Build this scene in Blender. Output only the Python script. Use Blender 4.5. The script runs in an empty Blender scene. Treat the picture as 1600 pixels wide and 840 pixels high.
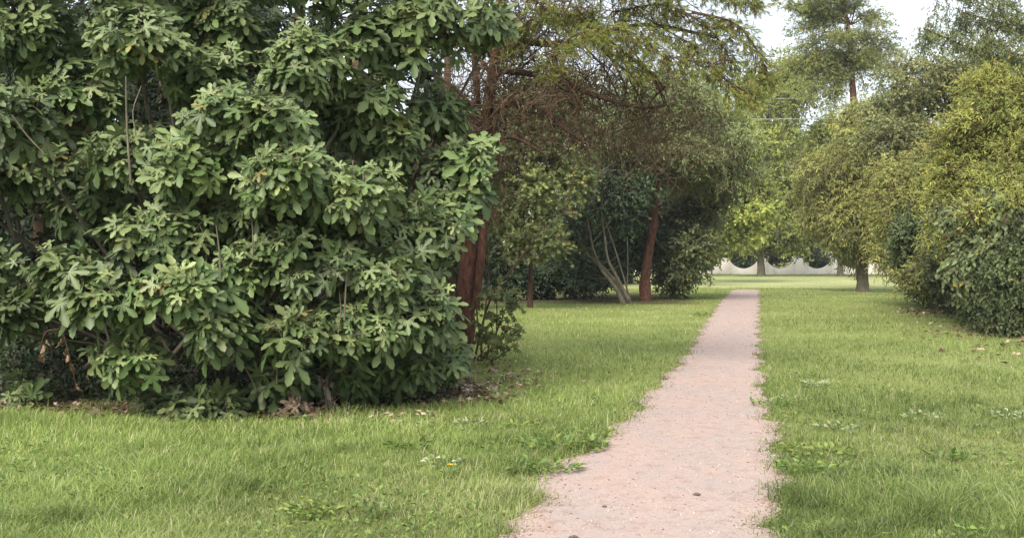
import bpy, math, random
import numpy as np
from mathutils import Vector

# ------------------------------------------------------------------ camera
S = bpy.context.scene
F = 1600.0; H = 1.6; HY = 400.0            # focal length in photo pixels, eye height, horizon row
cam_d = bpy.data.cameras.new("camera"); cam = bpy.data.objects.new("camera", cam_d)
S.collection.objects.link(cam); S.camera = cam
cam_d.sensor_width = 36; cam_d.lens = 36
cam_d.clip_start = 0.1; cam_d.clip_end = 2000
cam.location = (0, 0, H)
cam.rotation_euler = (math.radians(90) - math.atan(20 / F), 0, 0)
# ------------------------------------------------------------------ sky, sun, exposure
SUN_EL, SUN_AZ = math.radians(44), math.radians(206)    # azimuth clockwise from +Y: behind the camera, a little left
w = bpy.data.worlds.new("World"); S.world = w; w.use_nodes = True
nt = w.node_tree; bg = nt.nodes['Background']
sky = nt.nodes.new('ShaderNodeTexSky'); sky.sky_type = 'NISHITA'; sky.sun_disc = False
sky.sun_elevation = SUN_EL; sky.sun_rotation = SUN_AZ; sky.dust_density = 4; sky.air_density = 1.2
mx = nt.nodes.new('ShaderNodeMix'); mx.data_type = 'RGBA'; mx.inputs[0].default_value = 0.86
tc = nt.nodes.new('ShaderNodeTexCoord'); nz = nt.nodes.new('ShaderNodeTexNoise')
nz.inputs['Scale'].default_value = 2.5; nz.inputs['Detail'].default_value = 5
cr = nt.nodes.new('ShaderNodeValToRGB')
cr.color_ramp.elements[0].position = .3; cr.color_ramp.elements[0].color = (5.0, 5.6, 6.3, 1)
cr.color_ramp.elements[1].position = .7; cr.color_ramp.elements[1].color = (6.8, 7.2, 7.7, 1)
nt.links.new(tc.outputs['Generated'], nz.inputs['Vector']); nt.links.new(nz.outputs['Fac'], cr.inputs[0])
nt.links.new(sky.outputs[0], mx.inputs[6]); nt.links.new(cr.outputs[0], mx.inputs[7])
nt.links.new(mx.outputs[2], bg.inputs[0]); bg.inputs[1].default_value = 0.080
sd = bpy.data.lights.new("sun", 'SUN'); so = bpy.data.objects.new("sun", sd); S.collection.objects.link(so)
sd.energy = 2.25; sd.angle = math.radians(36); sd.color = (1, .95, .86)
sx, sy, sz = math.sin(SUN_AZ) * math.cos(SUN_EL), math.cos(SUN_AZ) * math.cos(SUN_EL), math.sin(SUN_EL)
so.rotation_euler = Vector((sx, sy, sz)).to_track_quat('Z', 'Y').to_euler()
S.view_settings.view_transform = 'Standard'; S.view_settings.look = 'None'
S.view_settings.exposure = 1.42; S.view_settings.gamma = 1; S.view_settings.use_curve_mapping = False
cy = S.cycles
cy.max_bounces = 8; cy.diffuse_bounces = 6; cy.glossy_bounces = 2; cy.transmission_bounces = 6; cy.transparent_max_bounces = 4
cy.use_denoising = True

# ------------------------------------------------------------------ helpers
HAZE = 0.00035
rng = np.random.default_rng(7)
def P(px, py, d): return np.array([(px - 800) / F * d, d, H - (py - HY) / F * d])
def G(px, py):
    d = F * H / (py - HY); return np.array([(px - 800) / F * d, d])
def hgt(x, y):
    return 0.02 * np.sin(x * .55 + 1.3) * np.cos(y * .38 + .4) + 0.012 * np.sin(x * .21 + y * .9)
def tag(o, label=None, cat=None, group=None, kind=None):
    if label: o['label'] = label
    if cat: o['category'] = cat
    if group: o['group'] = group
    if kind: o['kind'] = kind
    return o
def empty(name, loc, label, cat, group=None):
    o = bpy.data.objects.new(name, None); S.collection.objects.link(o); o.location = loc
    o.empty_display_size = .1
    return tag(o, label, cat, group)
def build(name, V, Fc, mat, parent=None, attrs=None, smooth=False):
    V = np.asarray(V, np.float32); Fc = np.asarray(Fc, np.int32)
    me = bpy.data.meshes.new(name); n, k = Fc.shape
    if parent is not None: V = V - np.array(parent.location, np.float32)
    me.vertices.add(len(V)); me.vertices.foreach_set('co', V.ravel())
    me.loops.add(n * k); me.loops.foreach_set('vertex_index', Fc.ravel())
    me.polygons.add(n); me.polygons.foreach_set('loop_start', np.arange(0, n * k, k, dtype=np.int32))
    if attrs:
        for a, v in attrs.items():
            at = me.attributes.new(a, 'FLOAT', 'POINT'); at.data.foreach_set('value', np.asarray(v, np.float32))
    me.update(calc_edges=True)
    if smooth: me.polygons.foreach_set('use_smooth', np.ones(n, bool))
    me.materials.append(mat)
    o = bpy.data.objects.new(name, me); S.collection.objects.link(o)
    if parent is not None: o.parent = parent
    return o
def nrm(a): return a / np.maximum(np.linalg.norm(a, axis=-1, keepdims=True), 1e-9)
def catmull(pts, n=6):
    pts = np.asarray(pts, float); Q = np.vstack([2 * pts[0] - pts[1], pts, 2 * pts[-1] - pts[-2]]); out = []
    for i in range(1, len(Q) - 2):
        for t in np.linspace(0, 1, n, endpoint=False):
            p0, p1, p2, p3 = Q[i-1:i+3]
            out.append(.5 * (2*p1 + (p2-p0)*t + (2*p0-5*p1+4*p2-p3)*t*t + (3*p1-p0-3*p2+p3)*t**3))
    out.append(Q[-2]); return np.array(out)
def tubes(polys, sides=5, rough=0, seed=0):
    """polys: list of (points (m,3), radii (m,)) -> one quad mesh"""
    r = np.random.default_rng(seed); VV, FF, off = [], [], 0
    for pts, rad in polys:
        pts = np.asarray(pts, float); rad = np.asarray(rad, float); m = len(pts)
        if rad.ndim == 0: rad = np.full(m, float(rad))
        T = nrm(np.gradient(pts, axis=0)); ref = np.array([0.31, .87, .38]) if abs(T[0][2]) > .7 else np.array([0, 0.05, 1.])
        U = nrm(np.cross(T, ref)); W = np.cross(T, U)
        a = np.linspace(0, 2*np.pi, sides, endpoint=False)
        R = rad[:, None] * (1 + (rough * r.standard_normal((m, sides)) if rough else 0))
        ring = pts[:, None] + R[..., None] * (np.cos(a)[None, :, None] * U[:, None] + np.sin(a)[None, :, None] * W[:, None])
        VV.append(ring.reshape(-1, 3))
        i = np.arange(m - 1)[:, None] * sides; j = np.arange(sides)[None]; j2 = (j + 1) % sides
        FF.append(np.stack([i + j, i + j2, i + sides + j2, i + sides + j], -1).reshape(-1, 4) + off); off += m * sides
    return np.vstack(VV), np.vstack(FF)

# leaf templates: X = length, Z = normal; returns verts, tris, vein value
def tpl_oval(wd=.28, fold=.10, droop=.15):
    V = np.array([[0,0,0],[.45,wd,fold],[1,0,-droop],[.45,-wd,fold]], float)
    return V, np.array([[0,2,1],[0,3,2]]), np.array([1, 0, .6, 0.])
def tpl_fig():
    pts = [(0.02, -.03, 1)]; c = []
    lob = [(-112, .62), (-54, .90), (0, 1.0), (54, .90), (112, .62)]
    for i, (th, L) in enumerate(lob):
        t = math.radians(th); ca, sa = math.cos(t), math.sin(t)
        for (a, b, v) in [(.54, -.13, 0), (.66, -.205, 0), (.76, -.15, 0), (.87, -.145, 0), (1, 0, .5), (.87, .145, 0), (.76, .15, 0), (.66, .205, 0), (.54, .13, 0)]:
            x, y = a * L, b * L; c.append((x * ca - y * sa, x * sa + y * ca, v, abs(b) * L))
        if i < 4:
            t2 = math.radians((th + lob[i+1][0]) / 2); c.append((.38 * math.cos(t2), .38 * math.sin(t2), 0, .06))
    V = [(0, 0, 0)]; ve = [1]
    for x, y, v, lat in c:
        r = math.hypot(x, y); V.append((x, y, .14 * lat - .26 * r * r)); ve.append(v)
    n = len(c); T = [(0, i, i + 1) for i in range(1, n)]
    return np.array(V, float), np.array(T), np.array(ve, float)
def tpl_lobed():        # small maple / plane-like leaf
    V = [(0, 0, 0)]; T = []
    ang = [-120, -85, -60, -35, -18, 0, 18, 35, 60, 85, 120]; R = [.30, .55, .36, .80, .48, 1, .48, .80, .36, .55, .30]
    for a, r in zip(ang, R): V.append((r * math.cos(math.radians(a)), r * math.sin(math.radians(a)), -.2 * r * r))
    T = [(0, i, i + 1) for i in range(1, len(ang))]
    return np.array(V, float), np.array(T), np.array([1] + [0] * len(ang), float)
def tpl_tuft(n=12, wd=.035, spread=.9, seed=1):     # a spray of needles along +X
    r = np.random.default_rng(seed); V, T = [], []
    for i in range(n):
        b = np.array([r.uniform(0, .55), 0, 0]); d = nrm(np.array([1, *(r.normal(0, spread, 2))])); L = r.uniform(.35, .6)
        s = nrm(np.cross(d, r.normal(size=3))) * wd * .5
        k = len(V); V += [b - s, b + s, b + d * L]; T.append((k, k + 1, k + 2))
    return np.array(V), np.array(T), np.zeros(len(V))
def scatter(tpl, pos, axis, normal, size, rnd, tone=None):
    V, T, ve = tpl; N = len(pos); axis = nrm(axis); b = nrm(np.cross(normal, axis)); n = np.cross(axis, b)
    size = np.broadcast_to(size, (N,))
    W = pos[:, None] + size[:, None, None] * (V[None, :, 0:1] * axis[:, None] + V[None, :, 1:2] * b[:, None] + V[None, :, 2:3] * n[:, None])
    k = len(V); FF = (T[None] + (np.arange(N) * k)[:, None, None]).reshape(-1, T.shape[1])
    at = {'rnd': np.repeat(rnd, k), 'vein': np.tile(ve, N), 'tone': np.repeat(tone if tone is not None else np.full(N, .5), k)}
    return W.reshape(-1, 3), FF, at
def join(parts):
    VV, FF, AA, off = [], [], {}, 0
    for V, T, A in parts:
        VV.append(V); FF.append(T + off); off += len(V)
        for k, v in A.items(): AA.setdefault(k, []).append(v)
    return np.vstack(VV), np.vstack(FF), {k: np.concatenate(v) for k, v in AA.items()}

# ------------------------------------------------------------------ materials
def ramp(nt, pairs):
    c = nt.nodes.new('ShaderNodeValToRGB'); e = c.color_ramp.elements
    e[0].position, e[0].color = pairs[0][0], (*pairs[0][1], 1); e[1].position, e[1].color = pairs[-1][0], (*pairs[-1][1], 1)
    for p, col in pairs[1:-1]:
        x = e.new(p); x.color = (*col, 1)
    return c
def leafmat(name, pairs, rough=.55, trans=.25, vein=0.0, spec=.4, tonegain=.5):
    m = bpy.data.materials.new(name); m.use_nodes = True; t = m.node_tree; b = t.nodes['Principled BSDF']; out = t.nodes['Material Output']
    a = t.nodes.new('ShaderNodeAttribute'); a.attribute_name = 'rnd'
    c = ramp(t, pairs); t.links.new(a.outputs['Fac'], c.inputs[0]); col = c.outputs[0]
    tn = t.nodes.new('ShaderNodeAttribute'); tn.attribute_name = 'tone'
    mr = t.nodes.new('ShaderNodeMapRange'); mr.inputs['To Min'].default_value = 1 - tonegain; mr.inputs['To Max'].default_value = 1 + tonegain
    t.links.new(tn.outputs['Fac'], mr.inputs['Value'])
    vm = t.nodes.new('ShaderNodeVectorMath'); vm.operation = 'SCALE'; t.links.new(col, vm.inputs[0]); t.links.new(mr.outputs[0], vm.inputs['Scale']); col = vm.outputs[0]
    if vein:
        va = t.nodes.new('ShaderNodeAttribute'); va.attribute_name = 'vein'
        mm = t.nodes.new('ShaderNodeMath'); mm.operation = 'POWER'; mm.inputs[1].default_value = 3; t.links.new(va.outputs['Fac'], mm.inputs[0])
        ms = t.nodes.new('ShaderNodeMath'); ms.operation = 'MULTIPLY'; ms.inputs[1].default_value = vein; t.links.new(mm.outputs[0], ms.inputs[0])
        mx = t.nodes.new('ShaderNodeMix'); mx.data_type = 'RGBA'; t.links.new(ms.outputs[0], mx.inputs[0]); t.links.new(col, mx.inputs[6]); mx.inputs[7].default_value = (.30, .36, .15, 1); col = mx.outputs[2]
    t.links.new(col, b.inputs['Base Color']); b.inputs['Roughness'].default_value = rough; b.inputs['Specular IOR Level'].default_value = spec
    tr = t.nodes.new('ShaderNodeBsdfTranslucent'); t.links.new(col, tr.inputs['Color'])
    ms = t.nodes.new('ShaderNodeMixShader'); ms.inputs[0].default_value = trans
    t.links.new(b.outputs[0], ms.inputs[1]); t.links.new(tr.outputs[0], ms.inputs[2]); t.links.new(ms.outputs[0], out.inputs[0])
    return m
def noisemat(name, pairs, scale=8, detail=6, rough=.9, bump=.3, stretch=(1, 1, 1), dist=.01):
    m = bpy.data.materials.new(name); m.use_nodes = True; t = m.node_tree; b = t.nodes['Principled BSDF']
    tc = t.nodes.new('ShaderNodeNewGeometry'); mp = t.nodes.new('ShaderNodeMapping'); mp.inputs['Scale'].default_value = stretch
    n = t.nodes.new('ShaderNodeTexNoise'); n.inputs['Scale'].default_value = scale; n.inputs['Detail'].default_value = detail; n.inputs['Roughness'].default_value = .65
    t.links.new(tc.outputs['Position'], mp.inputs[0]); t.links.new(mp.outputs[0], n.inputs['Vector'])
    c = ramp(t, pairs); t.links.new(n.outputs['Fac'], c.inputs[0]); t.links.new(c.outputs[0], b.inputs['Base Color'])
    b.inputs['Roughness'].default_value = rough; b.inputs['Specular IOR Level'].default_value = .2
    if bump:
        bp = t.nodes.new('ShaderNodeBump'); bp.inputs['Strength'].default_value = bump; bp.inputs['Distance'].default_value = dist
        t.links.new(n.outputs['Fac'], bp.inputs['Height']); t.links.new(bp.outputs[0], b.inputs['Normal'])
    return m
M = {}
M['fig'] = leafmat('fig_leaf', [(0, (.046, .082, .024)), (.4, (.092, .142, .045)), (.75, (.170, .213, .078)), (.94, (.23, .26, .10)), (1, (.24, .18, .05))], .48, .22, .35, .45)
M['figshade'] = leafmat('fig_leaf_inner_shade', [(0, (.020, .036, .012)), (.6, (.038, .062, .020)), (.93, (.06, .085, .025)), (1, (.17, .10, .04))], .5, .2, .2, .4)  # fig leaf darkened in colour to carry the crown's inner shade
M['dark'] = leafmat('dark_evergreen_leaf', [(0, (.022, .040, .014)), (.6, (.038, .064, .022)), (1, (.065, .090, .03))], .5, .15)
M['gloss'] = leafmat('glossy_leaf', [(0, (.08, .105, .04)), (.6, (.17, .20, .08)), (.93, (.30, .32, .14)), (1, (.36, .28, .06))], .5, .3, 0, .4)
M['yellowgreen'] = leafmat('yellow_green_leaf', [(0, (.10, .13, .03)), (.5, (.18, .21, .045)), (.85, (.20, .21, .04)), (1, (.30, .20, .05))], .6, .35)
M['olive'] = leafmat('olive_leaf', [(0, (.12, .145, .052)), (.5, (.25, .265, .09)), (.85, (.36, .35, .12)), (1, (.26, .19, .07))], .6, .3)
M['willow'] = leafmat('willow_leaf', [(0, (.16, .185, .055)), (.5, (.33, .34, .10)), (.85, (.46, .44, .14)), (1, (.44, .32, .09))], .6, .42)
M['fresh'] = leafmat('fresh_yellow_leaf', [(0, (.17, .20, .05)), (.5, (.34, .36, .085)), (.85, (.46, .45, .11)), (1, (.44, .32, .09))], .6, .4)
M['maple'] = leafmat('maple_leaf', [(0, (.06, .085, .025)), (.5, (.13, .155, .045)), (.85, (.22, .23, .07)), (1, (.28, .18, .06))], .6, .35)
M['palepine'] = leafmat('pale_pine_needle', [(0, (.18, .21, .08)), (.5, (.32, .35, .12)), (.85, (.44, .45, .16)), (1, (.4, .28, .12))], .6, .4)
M['needle'] = leafmat('pine_needle', [(0, (.13, .15, .04)), (.5, (.24, .26, .06)), (.82, (.34, .34, .08)), (.90, (.24, .14, .055)), (1, (.26, .13, .06))], .6, .25)
M['fir'] = leafmat('fir_needle', [(0, (.12, .15, .06)), (.5, (.23, .265, .10)), (.85, (.33, .36, .14)), (1, (.2, .14, .07))], .6, .25)
M['far'] = leafmat('distant_leaf', [(0, (.20, .24, .07)), (.5, (.32, .36, .09)), (.85, (.46, .46, .10)), (1, (.52, .44, .09))], .65, .48)
M['brownleaf'] = leafmat('dead_leaf', [(0, (.09, .05, .03)), (.5, (.20, .12, .07)), (.8, (.33, .24, .16)), (1, (.46, .38, .28))], .75, .15)
M['grass'] = leafmat('grass_blade', [(0, (.135, .20, .05)), (.4, (.225, .30, .08)), (.72, (.34, .39, .13)), (.88, (.40, .40, .20)), (1, (.55, .50, .33))], .6, .4, 0, .25, .36)
M['weed'] = leafmat('weed_leaf', [(0, (.09, .16, .035)), (.6, (.15, .23, .05)), (1, (.24, .28, .06))], .5, .3, .2)
M['paleweed'] = leafmat('pale_weed_leaf', [(0, (.20, .26, .11)), (.6, (.29, .34, .17)), (1, (.42, .44, .27))], .6, .2, 0, .3)
M['yellowweed'] = leafmat('yellow_weed_leaf', [(0, (.15, .21, .04)), (1, (.27, .31, .07))], .6, .3)
M['mid'] = leafmat('mid_green_leaf', [(0, (.045, .065, .025)), (.5, (.095, .125, .045)), (.88, (.18, .205, .08)), (1, (.30, .24, .06))], .55, .3, 0, .3)
M['petal'] = leafmat('yellow_petal', [(0, (.75, .50, .02)), (1, (.85, .62, .04))], .6, .2)
M['redbark'] = noisemat('red_bark', [(.3, (.022, .014, .011)), (.45, (.075, .036, .024)), (.6, (.14, .062, .04)), (.78, (.25, .16, .11))], 22, 8, .9, .9, (1, 1, .25), .03)
M['darkbark'] = noisemat('dark_bark', [(.3, (.035, .022, .016)), (.7, (.13, .075, .05))], 14, 8, .9, .8, (1, 1, .3), .02)
M['greybark'] = noisemat('grey_bark', [(.3, (.06, .052, .04)), (.7, (.16, .14, .10))], 12, 8, .85, .6, (1, 1, .3), .01)
M['palebark'] = noisemat('pale_bark', [(.3, (.07, .06, .042)), (.7, (.19, .165, .115))], 10, 8, .9, .6, (1, 1, .3), .02)
M['twig'] = noisemat('dead_twig', [(.3, (.045, .027, .015)), (.7, (.19, .135, .085))], 3, 4, .9, 0)
M['wall'] = noisemat('cream_render', [(.3, (.52, .45, .37)), (.45, (.70, .63, .54)), (.8, (.80, .73, .63))], 1.6, 8, .9, .2, (1, 1, .5), .01)
M['stone'] = noisemat('stone', [(.3, (.06, .045, .035)), (.7, (.2, .15, .12))], 30, 6, .9, .4)
M['cable'] = noisemat('cable', [(0, (.30, .30, .30)), (1, (.4, .4, .4))], 1, 2, .5, 0)
M['bin'] = noisemat('blue_grey_plastic', [(.3, (.10, .12, .20)), (.7, (.15, .17, .26))], 3, 4, .6, 0)

# ------------------------------------------------------------------ ground + path
# path edges, read from the photo, as (row, left, right)
PE = [(1500, 320, 1255), (1000, 640, 1232), (840, 772, 1224), (780, 824, 1221), (740, 852, 1219), (720, 884, 1217), (690, 934, 1214), (650, 988, 1204), (620, 1008, 1196), (573, 1060, 1188),
      (555, 1074, 1187), (520, 1094, 1186), (490, 1114, 1186), (470, 1127, 1187), (458, 1140, 1187), (453.5, 1143, 1188)]
pd = np.array([F * H / (r - HY) for r, a, b in PE]); pl = np.array([G(a, r)[0] for r, a, b in PE]); pr = np.array([G(b, r)[0] for r, a, b in PE])
pd = np.concatenate([[-6], pd]); pl = np.concatenate([[-1.9], pl]); pr = np.concatenate([[.6], pr])
def path_edges(y):
    n = lambda s: .05 * np.sin(y * 3.1 + s) + .04 * np.sin(y * 7.7 + 2 * s) + .03 * np.sin(y * 17 + s) * np.sin(y * 2.3 + s) + .018 * np.sin(y * 41 + 3 * s)
    return np.interp(y, pd, pl) + n(0), np.interp(y, pd, pr) + 1.1 * n(4)
PEND = pd[-1]
def sheet(name, xs, ys, z, mat, kind='structure'):
    X, Y = np.meshgrid(xs, ys); V = np.stack([X, Y, z(X, Y)], -1).reshape(-1, 3); a, b = len(xs), len(ys)
    i = (np.arange(b - 1)[:, None] * a + np.arange(a - 1)[None]).ravel()
    o = build(name, V, np.stack([i, i + 1, i + a + 1, i + a], -1), mat, smooth=True); return tag(o, kind=kind)
gm = bpy.data.materials.new('soil_and_turf'); gm.use_nodes = True; t = gm.node_tree; b = t.nodes['Principled BSDF']
ge = t.nodes.new('ShaderNodeNewGeometry'); n1 = t.nodes.new('ShaderNodeTexNoise'); n1.inputs['Scale'].default_value = .45; n1.inputs['Detail'].default_value = 6
n2 = t.nodes.new('ShaderNodeTexNoise'); n2.inputs['Scale'].default_value = 22; n2.inputs['Detail'].default_value = 6
for n in (n1, n2): t.links.new(ge.outputs['Position'], n.inputs['Vector'])
ad = t.nodes.new('ShaderNodeMath'); ad.operation = 'ADD'; ad.use_clamp = True; ml = t.nodes.new('ShaderNodeMath'); ml.operation = 'MULTIPLY_ADD'
ml.inputs[1].default_value = .55; t.links.new(n2.outputs['Fac'], ml.inputs[0])
ml2 = t.nodes.new('ShaderNodeMath'); ml2.operation = 'MULTIPLY'; ml2.inputs[1].default_value = .45; t.links.new(n1.outputs['Fac'], ml2.inputs[0]); t.links.new(ml2.outputs[0], ml.inputs[2])
c1 = ramp(t, [(.3, (.09, .095, .035)), (.45, (.16, .185, .05)), (.6, (.23, .25, .08)), (.75, (.31, .29, .15))]); t.links.new(ml.outputs[0], c1.inputs[0])
# dry mown strip beyond the end of the path, and bare soil under the shrubs
c2 = ramp(t, [(.3, (.24, .26, .10)), (.6, (.36, .37, .17)), (.8, (.43, .42, .24))]); t.links.new(ml.outputs[0], c2.inputs[0])
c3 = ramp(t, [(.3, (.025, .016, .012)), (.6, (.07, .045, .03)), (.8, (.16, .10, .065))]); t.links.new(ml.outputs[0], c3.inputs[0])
sa = t.nodes.new('ShaderNodeAttribute'); sa.attribute_name = 'soil'; da = t.nodes.new('ShaderNodeAttribute'); da.attribute_name = 'dry'
m1 = t.nodes.new('ShaderNodeMix'); m1.data_type = 'RGBA'; t.links.new(da.outputs['Fac'], m1.inputs[0]); t.links.new(c1.outputs[0], m1.inputs[6]); t.links.new(c2.outputs[0], m1.inputs[7])
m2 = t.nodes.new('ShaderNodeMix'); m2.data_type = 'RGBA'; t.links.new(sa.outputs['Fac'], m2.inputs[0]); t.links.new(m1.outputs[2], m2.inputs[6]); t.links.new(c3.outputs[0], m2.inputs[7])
t.links.new(m2.outputs[2], b.inputs['Base Color']); b.inputs['Roughness'].default_value = .95; b.inputs['Specular IOR Level'].default_value = .1
bp = t.nodes.new('ShaderNodeBump'); bp.inputs['Strength'].default_value = .6; bp.inputs['Distance'].default_value = .03; t.links.new(n2.outputs['Fac'], bp.inputs['Height']); t.links.new(bp.outputs[0], b.inputs['Normal'])

def sstep(a, b, x): u = np.clip((x - a) / (b - a), 0, 1); return u * u * (3 - 2 * u)
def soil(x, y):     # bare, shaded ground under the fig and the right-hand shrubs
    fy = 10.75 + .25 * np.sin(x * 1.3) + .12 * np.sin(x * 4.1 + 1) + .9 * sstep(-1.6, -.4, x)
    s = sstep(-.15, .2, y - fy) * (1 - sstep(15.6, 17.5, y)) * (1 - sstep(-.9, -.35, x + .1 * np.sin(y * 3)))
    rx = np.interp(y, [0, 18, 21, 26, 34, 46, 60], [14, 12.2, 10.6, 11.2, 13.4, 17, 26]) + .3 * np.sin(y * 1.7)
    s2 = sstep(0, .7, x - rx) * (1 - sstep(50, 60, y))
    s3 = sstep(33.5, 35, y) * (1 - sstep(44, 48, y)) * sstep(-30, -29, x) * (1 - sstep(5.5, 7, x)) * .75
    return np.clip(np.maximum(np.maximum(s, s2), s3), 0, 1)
def dry(x, y): return sstep(49.5, 53, y + .6 * np.sin(x * .4)) * (1 - sstep(77, 82, y))
xs = np.concatenate([np.linspace(-600, -41, 24), np.linspace(-40, 40, 330), np.linspace(41, 600, 24)])
ys = np.concatenate([np.linspace(-80, -5, 12), np.linspace(-4, 100, 430), np.linspace(102, 1200, 30)])
g = sheet('ground', xs, ys, lambda x, y: hgt(x, y), gm)
co = np.empty(len(g.data.vertices) * 3, np.float32); g.data.vertices.foreach_get('co', co); co = co.reshape(-1, 3)
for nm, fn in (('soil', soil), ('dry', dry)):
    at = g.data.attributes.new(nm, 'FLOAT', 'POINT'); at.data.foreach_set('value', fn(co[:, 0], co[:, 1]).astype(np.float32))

# path: pink grit with paler and greyer worn patches
pm = bpy.data.materials.new('pink_grit'); pm.use_nodes = True; t = pm.node_tree; b = t.nodes['Principled BSDF']
ge = t.nodes.new('ShaderNodeNewGeometry')
def N(scale, det=5, st=(1, 1, 1)):
    mp = t.nodes.new('ShaderNodeMapping'); mp.inputs['Scale'].default_value = st; t.links.new(ge.outputs['Position'], mp.inputs[0])
    n = t.nodes.new('ShaderNodeTexNoise'); n.inputs['Scale'].default_value = scale; n.inputs['Detail'].default_value = det; n.inputs['Roughness'].default_value = .7; t.links.new(mp.outputs[0], n.inputs['Vector']); return n
a = N(60, 4); ca = ramp(t, [(.26, (.21, .14, .115)), (.40, (.35, .255, .217)), (.6, (.405, .31, .27)), (.78, (.48, .405, .36))]); t.links.new(a.outputs['Fac'], ca.inputs[0])
bb = N(1.1, 7, (1.6, .8, 1)); cb = ramp(t, [(.42, (1.01, 1, .99)), (.55, (.94, .985, 1.02)), (.70, (.88, .95, 1.0))]); t.links.new(bb.outputs['Fac'], cb.inputs[0])
mu = t.nodes.new('ShaderNodeMix'); mu.data_type = 'RGBA'; mu.blend_type = 'MULTIPLY'; mu.inputs[0].default_value = 1; t.links.new(ca.outputs[0], mu.inputs[6]); t.links.new(cb.outputs[0], mu.inputs[7])
dd = N(7, 8); cd = ramp(t, [(.33, (.82, .77, .74)), (.48, (1, 1, 1)), (.7, (1.06, 1.06, 1.05))]); t.links.new(dd.outputs['Fac'], cd.inputs[0])
mu2 = t.nodes.new('ShaderNodeMix'); mu2.data_type = 'RGBA'; mu2.blend_type = 'MULTIPLY'; mu2.inputs[0].default_value = 1; t.links.new(mu.outputs[2], mu2.inputs[6]); t.links.new(cd.outputs[0], mu2.inputs[7])
t.links.new(mu2.outputs[2], b.inputs['Base Color']); b.inputs['Roughness'].default_value = .95; b.inputs['Specular IOR Level'].default_value = .15
bp = t.nodes.new('ShaderNodeBump'); bp.inputs['Strength'].default_value = .5; bp.inputs['Distance'].default_value = .012; t.links.new(a.outputs['Fac'], bp.inputs['Height']); t.links.new(bp.outputs[0], b.inputs['Normal'])
py_ = np.concatenate([np.arange(-6, 30, .06), np.arange(30, PEND, .12), [PEND]]); L, R = path_edges(py_)
end = 1 - np.clip((py_ - (PEND - 1)) / 1, 0, 1) ** 3 * .5; mid = (L + R) / 2; L2 = mid + (L - mid) * end; R2 = mid + (R - mid) * end
u = np.linspace(0, 1, 9)[None]; X = L2[:, None] * (1 - u) + R2[:, None] * u; Y = np.repeat(py_[:, None], 9, 1); Z = hgt(X, Y) + .012 - .006 * (np.abs(u - .5) * 2) ** 4
i = (np.arange(len(py_) - 1)[:, None] * 9 + np.arange(8)[None]).ravel()
tag(build('path', np.stack([X, Y, Z], -1).reshape(-1, 3), np.stack([i, i + 1, i + 10, i + 9], -1), pm, smooth=True), kind='structure')
# loose grit on the path and along its edges (nobody could count it)
n = 4500; yy = F * H / (rng.uniform(455, 900, n) - HY) ; L, R = path_edges(yy); uu = rng.uniform(-.06, 1.06, n)
edge = rng.random(n) < .45; uu = np.where(edge, np.where(rng.random(n) < .6, rng.normal(.02, .05, n), rng.normal(.98, .04, n)), uu)
xx = L + (R - L) * uu; oc = np.array([[1,0,0],[0,1,0],[-1,0,0],[0,-1,0],[0,0,.7],[0,0,-.7]], float); of = np.array([[0,1,4],[1,2,4],[2,3,4],[3,0,4],[1,0,5],[2,1,5],[3,2,5],[0,3,5]])
sz = rng.uniform(.003, .009, n) * (1 + yy / 25)
an = rng.normal(size=(n, 3)); an[:, 2] *= .3
V, T_, A = scatter((oc, of, np.zeros(6)), np.stack([xx, yy, hgt(xx, yy) + .013], -1), an, np.tile([0, 0, 1.], (n, 1)), sz, rng.random(n))
M['grit'] = leafmat('grit', [(0, (.20, .12, .09)), (.25, (.34, .23, .18)), (.8, (.44, .33, .27)), (1, (.52, .45, .39))], .9, 0, 0, .2, .1)
tag(build('path_grit', V, T_, M['grit'], attrs=A), 'loose pink grit scattered over the footpath', 'gravel', kind='stuff')

# ------------------------------------------------------------------ thin moist air
hm = bpy.data.materials.new('haze'); hm.use_nodes = True; t = hm.node_tree; t.nodes.clear()
pv = t.nodes.new('ShaderNodeVolumePrincipled'); pv.inputs['Color'].default_value = (.93, .96, 1, 1); pv.inputs['Density'].default_value = HAZE; ou = t.nodes.new('ShaderNodeOutputMaterial'); t.links.new(pv.outputs[0], ou.inputs['Volume'])
x0_, x1_, y0_, y1_, z0_, z1_ = -700, 700, -100, 1300, -2, 32
V = [(x, y, z) for z in (z0_, z1_) for y in (y0_, y1_) for x in (x0_, x1_)]
tag(build('haze', V, [(0, 2, 3, 1), (4, 5, 7, 6), (0, 1, 5, 4), (2, 6, 7, 3), (0, 4, 6, 2), (1, 3, 7, 5)], hm), 'thin pale haze in the air', 'haze', kind='stuff')

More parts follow.
